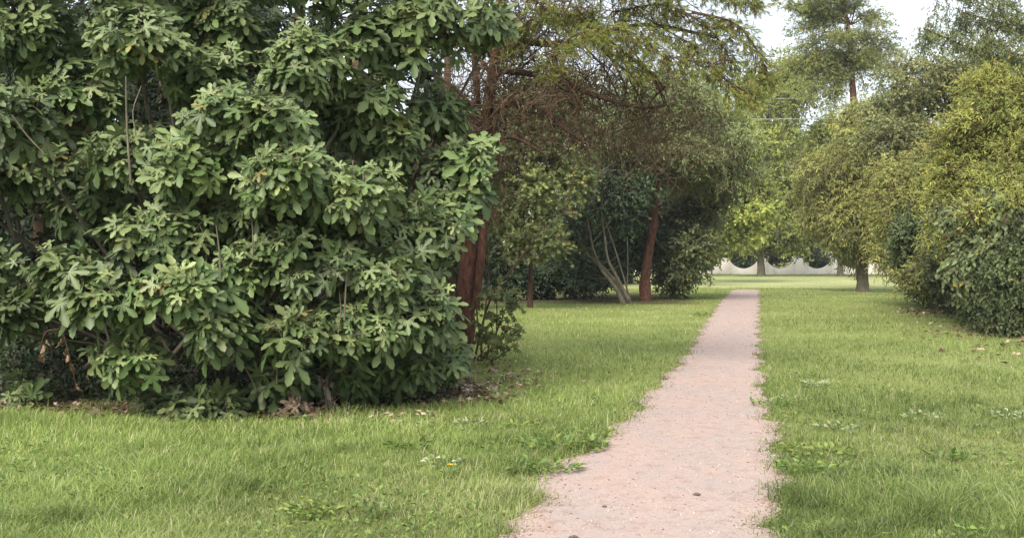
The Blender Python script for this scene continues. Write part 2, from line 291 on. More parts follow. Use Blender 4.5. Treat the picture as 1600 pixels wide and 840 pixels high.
# ------------------------------------------------------------------ grass
def dryp0(x, y): return np.clip(np.sin(x * .9 + 2 * np.sin(y * .41 + 1)) * np.sin(y * .77 + x * .35), 0, 1)
def grass(n, seed, row0, row1, hh=.07):
    r = np.random.default_rng(seed); row = r.uniform(row0, row1, n); px = r.uniform(-260, 1860, n); d = F * H / (row - HY); x = (px - 800) / F * d; y = d
    L, R = path_edges(y); inpath = (x > L + r.normal(0, .03, n) + .16 * r.random(n) ** 5) & (x < R - .16 * r.random(n) ** 5 + r.normal(0, .03, n)) & (y < PEND)
    so = soil(x, y); keep = ~inpath & (r.random(n) > so * 1.02)
    x, y, d, so = x[keep], y[keep], d[keep], so[keep]; n = len(x)
    clump = .5 + .25 * np.sin(x * 2.3 + 1.7 * np.sin(y * 1.1)) + .25 * np.sin(y * 2.9 + 1.3 * np.sin(x * 1.9 + 2)); big = .5 + .5 * np.sin(x * .45 + .8 * np.sin(y * .33)) * np.cos(y * .21 + .7)
    fine = r.random(n)
    tuft = np.clip(np.sin(x * 3.7 + 1.9 * np.sin(y * 2.6)) * np.sin(y * 3.3 + 1.4 * np.sin(x * 2.9 + 2)) * 1.6 - .5, 0, 1)
    h = (1 + .75 * tuft) * hh * (.35 + .9 * clump * fine + .35 * fine) * (1 - .45 * dryp0(x, y)) * (1 - .65 * dry(x, y)) * (1 - .4 * so); tall = r.random(n) < .02; h = np.where(tall, h * 1.8, h)
    wd = (.0027 + .00026 * d) * r.uniform(.7, 1.4, n)
    az = r.uniform(0, 2 * np.pi, n); hx = np.stack([np.cos(az), np.sin(az), 0 * az], -1); sx = np.stack([-np.sin(az), np.cos(az), 0 * az], -1); lean = r.uniform(.3, 1.9, n)[:, None] * h[:, None]
    base = np.stack([x, y, hgt(x, y) - .004], -1); z = np.array([0, 0, 1.])
    mid = base + z * (h * .6)[:, None] + hx * lean * .35; tip = base + z * (h * r.uniform(.75, 1, n))[:, None] + hx * lean
    W = wd[:, None] * sx * .5
    V = np.stack([base - W, base + W, mid - W * .8, mid + W * .8, tip], 1).reshape(-1, 3)
    T_ = (np.array([[0,1,3],[0,3,2],[2,3,4]])[None] + (np.arange(n) * 5)[:, None, None]).reshape(-1, 3)
    fn = np.sin(x * 7.1 + 2.1 * np.sin(y * 3.7)) * np.sin(y * 6.3 + 1.7 * np.sin(x * 4.9 + 1)); dryp = np.clip(np.sin(x * .9 + 2 * np.sin(y * .41 + 1)) * np.sin(y * .77 + x * .35) , 0, 1)
    rnd = np.clip(r.beta(2, 3.0, n) * .8 + .10 * fn + .28 * dryp + .16 * (clump - .5) + .14 * (big - .5) + .30 * dry(x, y) + .04 * sstep(20, 45, y), 0, .86); rnd = np.where(r.random(n) < .10 + .14 * dryp, r.uniform(.8, 1, n), rnd)
    tone = np.clip(.5 + .34 * (big - .5) * 2 + .16 * np.sin(x * 1.15 + 3) * np.sin(y * .9 + .7 * x) + .2 * (clump - .5) + .14 * fn - .12 * tuft + r.normal(0, .16, n) + .08 * sstep(20, 40, y), 0, 1)
    return V, T_, {'rnd': np.repeat(rnd, 5), 'tone': np.repeat(tone, 5), 'vein': np.zeros(n * 5)}
V, T_, A = join([grass(420000, 3, 427.5, 980, .085), grass(60000, 4, 425.5, 470, .08)])
tag(build('grass', V, T_, M['grass'], attrs=A), 'short uneven green grass on both sides of the footpath', 'grass', kind='stuff')

# ------------------------------------------------------------------ foliage tools
def sublobes(lobes, per, frac, seed, hemi=-.35):
    """lobes: (centre xyz, radii xyz) -> smaller clumps over and through them"""
    r = np.random.default_rng(seed); out = []
    for c, R in lobes:
        k = 0
        while k < per:
            u = nrm(r.normal(size=3))
            if u[2] < hemi and r.random() < .6: continue
            q = r.uniform(.35, .92); f = r.uniform(*frac)
            out.append((np.array(c) + u * np.array(R) * q, np.array(R) ** .5 * np.mean(R) ** .5 * f * np.array([1, 1, .8]))); k += 1
    return out
def crown(subs, n, per, tpl, size, seed, droop=.2, twig=.35, up=.55, rband=(.5, 1.2), jit=.5, rmul=1.0):
    """leafy twigs over the clumps. returns leaf mesh + a sample of twig polylines"""
    r = np.random.default_rng(seed); C = np.array([s[0] for s in subs]); R = np.array([s[1] for s in subs])
    wgt = (R.mean(1)) ** 2; k = r.choice(len(subs), n, p=wgt / wgt.sum())
    u = nrm(r.normal(size=(n, 3)) + np.array([0, -.15, .35])); q = r.uniform(*rband, n)
    p = C[k] + u * R[k] * q[:, None]; dirn = nrm(u + r.normal(0, .45, (n, 3)) + np.array([0, 0, -droop]))
    L = twig * r.uniform(.6, 1.3, n); ktone = np.clip(.5 + r.normal(0, .26, len(subs)), .02, .98)[k]; krnd = r.normal(0, .10, len(subs))[k]
    tt = (np.arange(per) + .5) / per
    pos = p[:, None] + dirn[:, None] * (L[:, None] * tt[None])[..., None] + np.array([0, 0, -1.]) * (droop * .5 * L[:, None] * tt[None] ** 2)[..., None]
    side = r.normal(size=(n, per, 3)); ax = nrm(dirn[:, None] * .7 + nrm(side) * .9 + np.array([0, 0, -droop]))
    nm = nrm(np.array([-.12, -.5, up]) + u[:, None] * .5 + r.normal(0, jit, (n, per, 3)) * .6)
    s = size * r.uniform(.65, 1.25, (n, per))
    rnd = np.clip(r.beta(2, 2.6, (n, per)) * .85 + krnd[:, None], 0, .93); rnd = np.where(r.random((n, per)) < .02, 1, rnd)
    tone = np.clip(ktone[:, None] + r.normal(0, .12, (n, per)), 0, 1)
    return scatter(tpl, pos.reshape(-1, 3), ax.reshape(-1, 3), nm.reshape(-1, 3), s.ravel() * rmul, rnd.ravel(), tone.ravel()), [(np.array([p[i], p[i] + dirn[i] * L[i]]), L[i]) for i in range(n)]
def limb(a, b, r0, r1, seed, sag=.15, n=8):
    r = np.random.default_rng(seed); a, b = np.array(a, float), np.array(b, float); d = np.linalg.norm(b - a); m = (a + b) / 2 + np.array([0, 0, sag * d]) + r.normal(0, .06 * d, 3)
    pts = catmull([a, (a * .6 + m * .4) + r.normal(0, .02 * d, 3), m, b], max(2, n // 3)); return pts, np.linspace(r0, r1, len(pts))
class Tree:
    """a plant: trunk poly-lines, branches to its clumps, one crown of leaves"""
    def __init__(self, name, label, cat, base, group=None, base_z=None):
        self.o = empty(name, (base[0], base[1], hgt(base[0], base[1]) if base_z is None else base_z), label, cat, group)
    def trunk(self, polys, mat, sides=10, rough=.05, name='trunk'):
        if len(polys) <= 30 and name != 'x':
            for k, pl_ in enumerate(polys): V, Q = tubes([pl_], sides, rough, 5 + k); o = build(name, V, Q, M[mat], self.o, smooth=True)
            return o
        V, Q = tubes(polys, sides, rough, 5); return build(name, V, Q, M[mat], self.o, smooth=True)
    def branches(self, polys, mat, sides=4, name='branch', rough=0):
        if len(polys) <= 30:
            for k, pl_ in enumerate(polys): V, Q = tubes([pl_], sides, rough, 6 + k); build(name, V, Q, M[mat], self.o, smooth=True)
            return
        V, Q = tubes(polys, sides, rough, 6); return tag(build('twigs', V, Q, M[mat], self.o, smooth=True), kind='stuff')
    def leaves(self, parts, mat, name='crown'):
        V, T_, A = join(parts); return build(name, V, T_, M[mat], self.o, attrs=A)
def taper(p, r0, r1, flare=1.25, n=6):
    q = catmull(p, n); t = np.linspace(0, 1, len(q)); r = r0 + (r1 - r0) * t; r = r * (1 + (flare - 1) * np.exp(-t * 14)); return q, r
def lobe(px, py, d, rx, ry, rz=None):
    s = d / F; return (P(px, py, d), np.array([rx * s, (rz if rz is not None else (rx + ry) * .5 * s), ry * s]))
def generic(name, label, cat, base_px, base_row, d, trunk_px, r0, lobes, leafm, barkm, n, per, tpl, size, seed, group=None, sub=14, frac=(.2, .38), **kw):
    bx = (base_px - 800) / F * d; T = Tree(name, label, cat, (bx, d), group); bz = T.o.location[2]
    pts = [np.array([bx, d, bz - .1])] + [P(a, b_, d) for a, b_ in trunk_px]
    T.trunk([taper(pts, r0, r0 * .45)], barkm)
    subs = sublobes(lobes, sub, frac, seed); line = catmull(pts, 6)
    br = []
    for i, (c, R) in enumerate(subs):
        up = line[line[:, 2] < c[2] - .1]; a = up[-1] if len(up) else line[len(line) // 2]
        if i % 2 == 0: br.append(limb(a, c, r0 * .28, r0 * .08, seed + i, .08))
    A, tw = crown(subs, n, per, TP[tpl], size, seed + 1, **kw)
    br += [(p, np.array([.012, .005]) * (1 + d / 40)) for p, L in tw[::6]]
    T.branches(br, barkm); T.leaves([A], leafm); return T
TP = {'tuft1': tpl_tuft(14, .06, .8, 2), 'oval': tpl_oval(), 'narrow': tpl_oval(.13, .05, .2), 'fig': tpl_fig(), 'lobed': tpl_lobed(), 'tuft': tpl_tuft(12), 'tuft_far': tpl_tuft(9, .13, .8, 4)}

# ------------------------------------------------------------------ the big fig on the left
FIG = [  # column, row, depth, radius px across, radius px high, share of light big leaves
    (215, 55, 10.3, 85, 70), (30, 175, 9.9, 60, 60), (480, 95, 10.5, 85, 65), (345, 30, 11.4, 90, 60), (390, 185, 9.9, 110, 60), (300, 250, 10.0, 80, 55),
    (450, 265, 9.8, 90, 55), (545, 300, 10.1, 80, 50), (670, 25, 11.3, 90, 55), (760, 35, 11.8, 50, 35), (590, 60, 11.2, 80, 60), (680, 165, 12.0, 50, 40), (715, 255, 11.8, 55, 45), (610, 210, 11.6, 70, 60),
    (250, 365, 9.9, 85, 50), (205, 235, 10.8, 90, 55), (110, 415, 9.8, 70, 40), (170, 455, 9.7, 85, 45), (290, 440, 9.6, 95, 50), (390, 420, 10.0, 80, 55), (480, 400, 10.0, 80, 60),
    (590, 420, 10.3, 80, 55), (660, 350, 11.0, 75, 50), (665, 405, 11.3, 36, 40), (640, 480, 10.6, 85, 50), (560, 500, 10.2, 80, 45), (470, 510, 10.0, 70, 45), (690, 545, 11.4, 42, 26), (745, 245, 11.6, 30, 24), (720, 290, 11.5, 36, 24), (710, 335, 11.4, 30, 18), (600, 330, 10.8, 60, 40),
    (205, 545, 9.9, 55, 45), (350, 500, 9.9, 60, 40), (30, 480, 10.2, 45, 30), (560, 365, 10.6, 70, 55), (430, 330, 10.4, 80, 50), (350, 330, 10.6, 80, 50), (655, 560, 11.2, 55, 35),
    (60, 265, 11.2, 85, 55), (120, 150, 11.4, 90, 70), (60, 50, 11.2, 80, 70), (150, 310, 11.2, 70, 45), (330, 120, 11.0, 80, 60), (560, 160, 11.4, 90, 60), (450, 580, 10.6, 50, 22), (560, 570, 11.0, 60, 30),
    (330, 622, 10.4, 38, 18), (250, 625, 10.5, 25, 12), (470, -60, 11, 140, 80), (230, -80, 11, 140, 90), (0, -60, 11, 120, 90), (680, -70, 11.8, 110, 70), (-60, 60, 10.6, 80, 90), (-80, 250, 10.6, 90, 90), (-60, 420, 10.2, 80, 60), (-150, 150, 11, 100, 200)]
def fig_leaves(lobes, seed, dens, size, nleaf=7):
    r = np.random.default_rng(seed); POS, AX, NM, SZ, RN, TN, stems = [], [], [], [], [], [], []
    for (px, py, d, rx, ry) in lobes:
        c, R = lobe(px, py, d, rx * 1.0, ry * .85, .55); area = R[0] * R[1] + R[0] * R[2]; k = max(3, int(dens * area)); kt = np.clip(r.normal(.5, .18), .1, .9)
        for _ in range(k):
            u = nrm(r.normal(size=3) + np.array([0, -.45, .35])); p = c + u * R * r.uniform(.6, 1.0)
            if p[2] < .12: continue
            tipd = nrm(u * .75 + np.array([0, -.2, .55]) + r.normal(0, .25, 3)); ref = nrm(np.cross(tipd, [.3, .8, .5])); rf2 = np.cross(tipd, ref); a0 = r.uniform(0, 6.28); kr = r.normal(0, .15); sc = r.uniform(.6, 1.25)
            stems.append((np.array([c - tipd * .1, p - tipd * .15 + r.normal(0, .02, 3), p]), np.array([.012, .009, .006])))
            for j in range(nleaf):
                th = a0 + j * 2.4 + r.normal(0, .5); el = (.60 - j / nleaf * 1.0) + r.normal(0, .3); h = math.cos(th) * ref + math.sin(th) * rf2
                ax = nrm(h * math.cos(el) + tipd * math.sin(el) + np.array([0, 0, -.28]) * (.4 + j / nleaf)); pet = ax * (.05 + .07 * j / nleaf) * sc
                base = p - tipd * (.034 * j) + pet + r.normal(0, .03, 3); droop = nrm(ax + np.array([0, 0, -.2]) + r.normal(0, .25, 3))
                nm = nrm(tipd * .7 + np.array([0, -.42, .65]) + r.normal(0, .38, 3)); POS.append(base); AX.append(droop); NM.append(nm)
                SZ.append(size * sc * (.5 + .5 * min(1, j / 3)) * r.uniform(.75, 1.25)); RN.append(np.clip((.66 - .04 * j + r.normal(0, .16)), 0, .93) if r.random() > .015 else r.uniform(.93, 1)); TN.append(np.clip(kt + kr + r.normal(0, .12), 0, 1))
                if j % 2 == 0: stems.append((np.array([p - tipd * .018 * j, base]), np.array([.004, .003])))
    return scatter(TP['fig'], np.array(POS), np.array(AX), np.array(NM), np.array(SZ), np.array(RN), np.array(TN)), stems
T = Tree('fig_tree', 'huge spreading fig with big lobed leaves filling the left of the lawn', 'tree', (-2.6, 11.6))
LV, stems = fig_leaves(FIG, 11, 66, .20)
T.leaves([LV], 'fig')
r_ = np.random.default_rng(5); st = []
for i, (px, py, d, rx, ry) in enumerate(FIG):
    c = P(px, py, d); b0 = np.array([-2.7 + r_.normal(0, .9) + c[0] * .25, 11.9 + r_.uniform(-.5, .8), -.05])
    m = np.array([b0[0] * .45 + c[0] * .55, max(c[1], b0[1] - .6) * .6 + b0[1] * .4, max(.25, c[2] * .45)])
    q = catmull([b0, m, c - np.array([0, -.05, .25]), c], 5); st.append((q, np.linspace(r_.uniform(.022, .045), .010, len(q))))
T.trunk(st[::2], 'greybark', 7, .06, 'stem'); T.branches(st[1::2] + stems, 'greybark', 4)
# bare upright shoots that stand clear of the leaves
sh = []
for (a, b_, d, r0) in [((205, 285), (198, 120), 9.75, .013), ((213, 210), (222, 135), 9.75, .008), ((344, 440), (338, 352), 9.5, .011), ((395, 410), (392, 330), 9.6, .008), ((538, 500), (549, 385), 9.75, .011), ((552, 250), (556, 330), 9.7, .008),
                       ((432, 600), (426, 490), 9.9, .010), ((510, 640), (512, 585), 10.3, .012), ((400, 610), (362, 545), 10.0, .011), ((20, 180), (70, 240), 9.5, .010), ((345, 500), (341, 440), 9.6, .009), ((528, 520), (530, 455), 9.8, .008)]:
    p, q = P(*a, d), P(*b_, d + .1); sh.append((catmull([p, (p + q) / 2 + r_.normal(0, .02, 3), q], 5), np.linspace(r0, r0 * .6, 11)))
T.branches(sh, 'palebark', 6, 'bare_shoot')
# fig mass behind it, interior shade put into its leaf colour
T = Tree('fig_tree', 'small-leaved fig behind the left end of the huge fig, leaves coloured for its inner shade', 'tree', (-5.4, 13.9))
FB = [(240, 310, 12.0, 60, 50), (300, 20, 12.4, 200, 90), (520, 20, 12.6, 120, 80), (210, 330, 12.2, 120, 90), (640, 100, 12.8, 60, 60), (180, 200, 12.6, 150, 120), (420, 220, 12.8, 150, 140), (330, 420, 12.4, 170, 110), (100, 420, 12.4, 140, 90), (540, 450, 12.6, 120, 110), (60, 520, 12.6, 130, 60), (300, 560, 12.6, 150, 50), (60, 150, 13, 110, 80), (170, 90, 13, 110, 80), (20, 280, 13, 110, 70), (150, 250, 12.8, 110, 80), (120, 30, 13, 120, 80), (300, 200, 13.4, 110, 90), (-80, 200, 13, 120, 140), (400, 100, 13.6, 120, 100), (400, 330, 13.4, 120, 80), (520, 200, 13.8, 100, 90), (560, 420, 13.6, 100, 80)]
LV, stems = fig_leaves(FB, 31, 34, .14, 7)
T.leaves([LV], 'figshade'); st = []
for i, (px, py, d, rx, ry) in enumerate(FB):
    c = P(px, py, d); b0 = np.array([-5.3 + c[0] * .15 + r_.normal(0, .3), 14 + r_.normal(0, .3), -.05]); q = catmull([b0, (b0 + c) / 2 + r_.normal(0, .15, 3), c], 5); st.append((q, np.linspace(.05, .015, len(q))))
T.trunk(st, 'greybark', 7, .05, 'stem'); T.branches(stems, 'greybark', 3)
# low dark undergrowth at the foot of the fig
def bush(name, label, cat, base, blobs, leafm, n, per, tpl, size, seed, group=None, barkm='darkbark', **kw):
    T = Tree(name, label, cat, base, group); b0 = np.array([base[0], base[1], 0.]); C = []
    subs = []
    for (x, y, z, r) in blobs: subs.append((np.array([x, y, z]), np.array([r, r, r * .8])))
    A, tw = crown(subs, n, per, TP[tpl], size, seed, **kw)
    A[0][:, 2] = np.maximum(A[0][:, 2], .015)
    T.branches([limb(b0 + np.array([(c[0] - b0[0]) * .5, (c[1] - b0[1]) * .5, -.03]), c, .02, .008, seed + i, .02) for i, (c, R) in enumerate(subs)] + [(p, np.array([.006, .003])) for p, L in tw[::4]], barkm, 4, 'stem')
    T.leaves([A], leafm, 'foliage'); return T
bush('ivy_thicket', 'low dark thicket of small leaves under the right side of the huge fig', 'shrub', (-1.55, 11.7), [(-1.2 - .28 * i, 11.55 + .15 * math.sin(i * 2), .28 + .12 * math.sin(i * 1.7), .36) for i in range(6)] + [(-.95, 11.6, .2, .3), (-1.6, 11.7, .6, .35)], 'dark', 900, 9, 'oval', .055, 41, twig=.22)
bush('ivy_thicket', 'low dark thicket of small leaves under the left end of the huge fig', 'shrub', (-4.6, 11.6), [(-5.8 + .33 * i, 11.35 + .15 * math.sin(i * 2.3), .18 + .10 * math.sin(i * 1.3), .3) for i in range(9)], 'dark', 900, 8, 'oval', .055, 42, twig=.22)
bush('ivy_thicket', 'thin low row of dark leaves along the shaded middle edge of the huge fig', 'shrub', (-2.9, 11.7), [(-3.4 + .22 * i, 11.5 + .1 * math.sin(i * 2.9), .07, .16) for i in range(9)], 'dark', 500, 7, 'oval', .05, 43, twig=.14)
# fig suckers rising at the very edge of the grass
for lab, spots in [('low fig sucker with broad pale-edged leaves on the grass edge under the fig', [(330, 622, 10.25), (300, 612, 10.3), (362, 618, 10.3)]), ('small leafy fig sucker at the left foot of the huge fig', [(60, 612, 10.9), (35, 605, 11.0)]), ('single fig sucker just left of the low broad sucker', [(250, 628, 10.5)])]:
    T = Tree('fig_sucker', lab, 'plant', ((spots[0][0] - 800) / F * spots[0][2], spots[0][2] + .05))
    LV, stems = fig_leaves([(a, b_, d, 22, 10) for a, b_, d in spots], 77 + spots[0][0], 60, .19, 7)
    T.leaves([LV], 'fig', 'foliage'); b0 = np.array(T.o.location); T.branches(stems + [(np.array([b0 - [0, 0, .05], P(a, b_, d)]), np.array([.01, .007])) for a, b_, d in spots], 'greybark', 4, 'stem')

# ------------------------------------------------------------------ dark evergreens backing the left side, most added to block sky light
def dark_tree(label, px, d, lobes, seed, n=5200, mat='dark', size=.11, **kw):
    return generic('backing_evergreen', label, 'tree', px, 0, d, [(px + 8, 330), (px, 150), (px, 0)], .17, lobes, mat, 'darkbark', n, 9, 'oval', size, seed, group='dark evergreens closing the view behind the fig', sub=12, **kw)
dark_tree('dark evergreen added at the far left behind both figs to block the sky', 60, 17, [lobe(0, 200, 17, 200, 230), lobe(100, 380, 17, 160, 160), lobe(-160, 400, 17, 160, 170)], 51, 8000)
dark_tree('tall dark evergreen added behind the centre of the huge fig to block the sky', 330, 19, [lobe(300, 160, 19, 180, 240), lobe(300, 430, 18, 170, 110)], 53, 8000)
dark_tree('dark evergreen added between the huge fig and the red-barked pine to block the sky', 560, 18.5, [lobe(520, 260, 18.5, 130, 150), lobe(560, 470, 17.5, 130, 80)], 54, 7000)
for k_, (lb_, x0_) in enumerate([('leftmost', 60), ('middle', 260), ('rightmost', 470)]):  # low trees added to make dense shade behind the fig's foot
    dark_tree(lb_ + ' low dark evergreen added to deepen the shade under the huge fig', x0_, 14.9, [lobe(x0_, 500, 14.9, 140, 75, .7), lobe(x0_ + 30, 400, 15.2, 140, 80, .7)], 45 + k_, 3000, size=.10)
dark_tree('far dark evergreen showing low beside the pine foot', 700, 30, [lobe(680, 400, 30, 90, 85), lobe(620, 340, 30, 110, 90)], 55, 4500, size=.13)

# ------------------------------------------------------------------ red-barked pine beside the fig
def pine_foliage(boughs, seed, dens, size, mat, T, tpl='tuft', rad=.28, barkm='darkbark', hang=.15):
    """boughs: list of world poly-lines; foliage clumps follow their outer parts"""
    r = np.random.default_rng(seed); POS, AX, NM, SZ, RN, TN, br = [], [], [], [], [], [], []
    for pts, r0, start in boughs:
        q = catmull(pts, 6); seg = np.linalg.norm(np.diff(q, axis=0), axis=1).sum(); br.append((q, np.linspace(r0, r0 * .25, len(q)))); n = int(seg * dens); kt = r.normal(.5, .15)
        t = start + (1 - start) * r.random(n); idx = t * (len(q) - 1); i0 = np.clip(idx.astype(int), 0, len(q) - 2); p = q[i0] + (q[i0 + 1] - q[i0]) * (idx - i0)[:, None]; tg = nrm(q[i0 + 1] - q[i0])
        lump = .6 + .4 * np.sin(t * 23 + kt * 40); off = r.normal(size=(n, 3)) * rad * (.45 + .55 * lump[:, None]) * [1, 1, .6] + np.array([0, 0, -hang]) * r.random((n, 1))
        POS.append(p + off); AX.append(nrm(tg * .6 + nrm(off) * .8 + r.normal(0, .3, (n, 3)))); NM.append(r.normal(size=(n, 3)) + [0, 0, 1]); SZ.append(size * r.uniform(.7, 1.25, n))
        RN.append(np.where(r.random(n) < .07, r.uniform(.88, 1, n), np.clip(r.beta(2.2, 2.2, n) * .8, 0, .82))); TN.append(np.clip(kt + r.normal(0, .15, n), 0, 1))
        for k in range(0, n, 7): br.append((np.array([p[k], p[k] + off[k] * .9]), np.array([.006, .003]) * (1 + 15 / 30)))
    T.leaves([scatter(TP[tpl], np.vstack(POS), np.vstack(AX), np.vstack(NM), np.concatenate(SZ), np.concatenate(RN), np.concatenate(TN))], mat); T.branches(br, barkm, 4)
def bough(pts, r0=.05, start=.25): return ([P(*p) for p in pts], r0, start)
D1 = 15.6
T = Tree('red_barked_pine', 'red-barked pine with dead twig tangle leaning beside the huge fig', 'tree', ((725 - 800) / F * D1, D1))
pts = [P(a, b_, d) for a, b_, d in [(722, 578, D1), (726, 520, D1), (728, 450, D1), (742, 350, D1), (752, 250, D1), (765, 150, D1 - .1), (778, 60, D1 - .2), (786, -60, D1 - .3), (790, -220, D1 - .3)]]
q = catmull(pts, 6); tt = np.linspace(0, 1, len(q)); T.trunk([(q, np.interp(tt, [0, .03, .12, .22, .34, .5, 1], [.19, .14, .155, .165, .11, .10, .06])),
    taper([P(742, 480, D1 - .1), P(752, 400, D1 - .15), P(757, 320, D1 - .1), P(750, 250, D1 + .1), P(745, 140, D1 + .2), P(735, 0, D1 + .3)], .065, .05, 1)], 'redbark', 12, .07)
big = [[(765, 170, D1), (830, 160, D1 - .3), (880, 200, D1 - .6), (930, 232, D1 - .8)], [(770, 110, D1), (850, 120, D1 - .4), (930, 150, D1 - .8), (1000, 168, D1 - 1.2), (1040, 165, D1 - 1.3)], [(778, 60, D1 - .2), (880, 70, D1 - .8), (1000, 40, D1 - 1.6), (1120, 60, D1 - 2)],
       [(782, 0, D1), (900, -80, D1 - 1), (1060, -60, D1 - 2), (1150, 10, D1 - 2.2)], [(757, 230, D1), (800, 215, D1 - .3), (850, 240, D1 - .5)], [(760, 190, D1), (700, 130, D1 - .3), (640, 110, D1 - .5)], [(770, 120, D1), (720, 60, D1), (660, 50, D1 + .3)]]
T.branches([(catmull([P(*p) for p in b_], 6), np.linspace(.055 if i < 4 else .035, .018, 6 * (len(b_) - 1) + 1)) for i, b_ in enumerate(big)], 'darkbark', 7, 'limb', .05)
# drooping dead branches under the limbs
r2_ = np.random.default_rng(14); dr = []
for k in range(28):
    x_, y_ = r2_.uniform(775, 1040), r2_.uniform(60, 150); d_ = D1 - .2 - (x_ - 770) / 260 + r2_.normal(0, .25); w_ = r2_.uniform(-45, 70); h_ = r2_.uniform(40, 120)
    q = catmull([P(x_, y_, d_), P(x_ + w_ * .45, y_ + h_ * .3, d_), P(x_ + w_ * .8, y_ + h_ * .7, d_ + r2_.normal(0, .15)), P(x_ + w_, y_ + h_, d_)], 5); dr.append((q, np.linspace(r2_.uniform(.012, .024), .005, len(q))))
T.branches(dr, 'darkbark', 5, 'dead_branch', .08)
# bare twig tangle
def tangle(regions, seed, mat, T, name='twig_tangle'):
    r = np.random.default_rng(seed); out = []
    for (px, py, d, rx, ry, rz, n, th) in regions:
        for _ in range(n):
            c = P(px + r.normal(0, .5) * rx, py + r.normal(0, .5) * ry, d) + np.array([0, r.normal(0, .5) * rz, 0]); v = nrm(r.normal(size=3) * [1, .8, .8]); m = r.integers(6, 14); st = r.uniform(.05, .10) * d / 15.6; pts = [c]
            for k in range(m): v = nrm(v + r.normal(0, .42, 3) + np.array([0, 0, -.04])); pts.append(pts[-1] + v * st)
            out.append((np.array(pts), np.linspace(th, th * .4, m + 1) * r.uniform(.6, 1.3)))
            if r.random() < .7:
                k = r.integers(1, m - 2); v = nrm(r.normal(size=3)); p2 = [pts[k]]
                for _ in range(5): v = nrm(v + r.normal(0, .4, 3)); p2.append(p2[-1] + v * st * .8)
                out.append((np.array(p2), np.linspace(th * .5, th * .25, 6)))
    V, Q = tubes(out, 3); return tag(build(name, V, Q, M[mat], T.o), kind='stuff')
tangle([(880, 160, D1 - .3, 120, 80, .9, 430, .0085), (800, 100, D1, 80, 130, .6, 430, .008), (700, 180, D1 + .1, 70, 120, .5, 340, .007), (960, 110, D1 - .6, 130, 90, .8, 300, .006), (755, 230, D1 - .05, 30, 110, .2, 360, .010), (1020, 200, D1 - .6, 110, 60, .6, 260, .006), (860, 20, D1 - .6, 140, 60, .8, 420, .008)], 9, 'twig', T)
pine_foliage([bough([(850, 108, 13.2), (875, 75, 13.2), (910, 50, 13.3), (960, 42, 13.5), (1000, 60, 13.6)], .014, 0), bough([(1000, 50, 13.6), (1030, 85, 13.5), (1080, 95, 13.4), (1120, 100, 13.3)], .014, 0), bough([(960, 20, 13.8), (1040, 10, 13.6), (1110, 50, 13.5), (1150, 110, 13.4)], .02, 0),
              bough([(1080, 20, 13.6), (1150, 40, 13.4), (1190, 95, 13.3), (1195, 125, 13.2)], .02, .1), bough([(1090, -20, 13.6), (1150, -10, 13.4), (1190, 5, 13.4)], .02, 0), bough([(860, -30, 13.8), (960, -25, 13.6), (1060, -10, 13.6)], .02, 0), bough([(1010, 30, 13.7), (1060, 60, 13.6), (1090, 75, 13.6)], .014, 0),
              bough([(900, 15, 14.2), (940, 55, 14), (1010, 110, 13.8)], .014, .2), bough([(1100, 90, 13.5), (1140, 130, 13.4), (1180, 150, 13.3)], .012, .1), bough([(860, 10, 14.5), (820, 40, 14.8), (790, 80, 15)], .014, .3), bough([(800, -40, 14.5), (860, 20, 14.4), (930, 20, 14.2)], .014, .3)], 21, 430, .12, 'needle', T, 'tuft1', rad=.115)

# young leafy creeper and sapling leaves at the pine foot
bush('young_maple', 'young bright-leaved sapling springing up at the foot of the red-barked pine', 'sapling', (-.42, 14.6), [(-.28, 14.8, .55, .22), (-.20, 14.7, .35, .24), (-.22, 14.9, .95, .18), (-.5, 15.9, 2.0, .3), (-.12, 14.8, .75, .2), (-.45, 16, 2.6, .35)], 'maple', 150, 6, 'lobed', .085, 61, twig=.25)
T = Tree('leaning_branch', 'thin dark dead branch leaning over the lawn beside the red-barked pine', 'branch', ((745 - 800) / F * 15.2, 15.2))
p = catmull([P(740, 565, 15.2), P(765, 470, 15.2), P(800, 420, 15.3), P(835, 375, 15.4), P(850, 350, 15.5)], 5); T.trunk([(p, np.linspace(.018, .008, len(p)))], 'darkbark', 6, .1, 'stem'); T.branches([(np.array([P(800, 420, 15.3), P(775, 395, 15.3)]), np.array([.007, .003]))], 'darkbark')

# ------------------------------------------------------------------ middle distance, left of the path
generic('maple_tree', 'small yellow-green broadleaf tree with thin trunk just right of the pine', 'tree', 828, 480, 31.5, [(829, 440), (830, 400), (838, 330), (845, 250)], .09,
        [lobe(850, 300, 31, 75, 65), lobe(800, 260, 31, 60, 80), lobe(880, 260, 31.5, 60, 55), lobe(830, 380, 30.5, 65, 38), lobe(850, 190, 32, 90, 60), lobe(785, 350, 31, 40, 60)], 'maple', 'darkbark', 2500, 8, 'lobed', .105, 101, sub=9, twig=.5)
generic('leaning_shrub', 'dark shrub with several pale leaning stems left of the curved red trunk', 'shrub', 985, 472, 35, [(968, 448), (945, 422), (915, 392), (890, 350)], .10,
        [lobe(925, 330, 35.5, 60, 80), lobe(970, 290, 36, 60, 60), lobe(900, 400, 36, 50, 60), lobe(960, 400, 37.5, 50, 60), lobe(1000, 370, 38.5, 40, 70)], 'dark', 'palebark', 2600, 9, 'oval', .13, 103, twig=.5)
T = [o for o in S.objects if o.name == 'leaning_shrub'][0]
pl_ = []
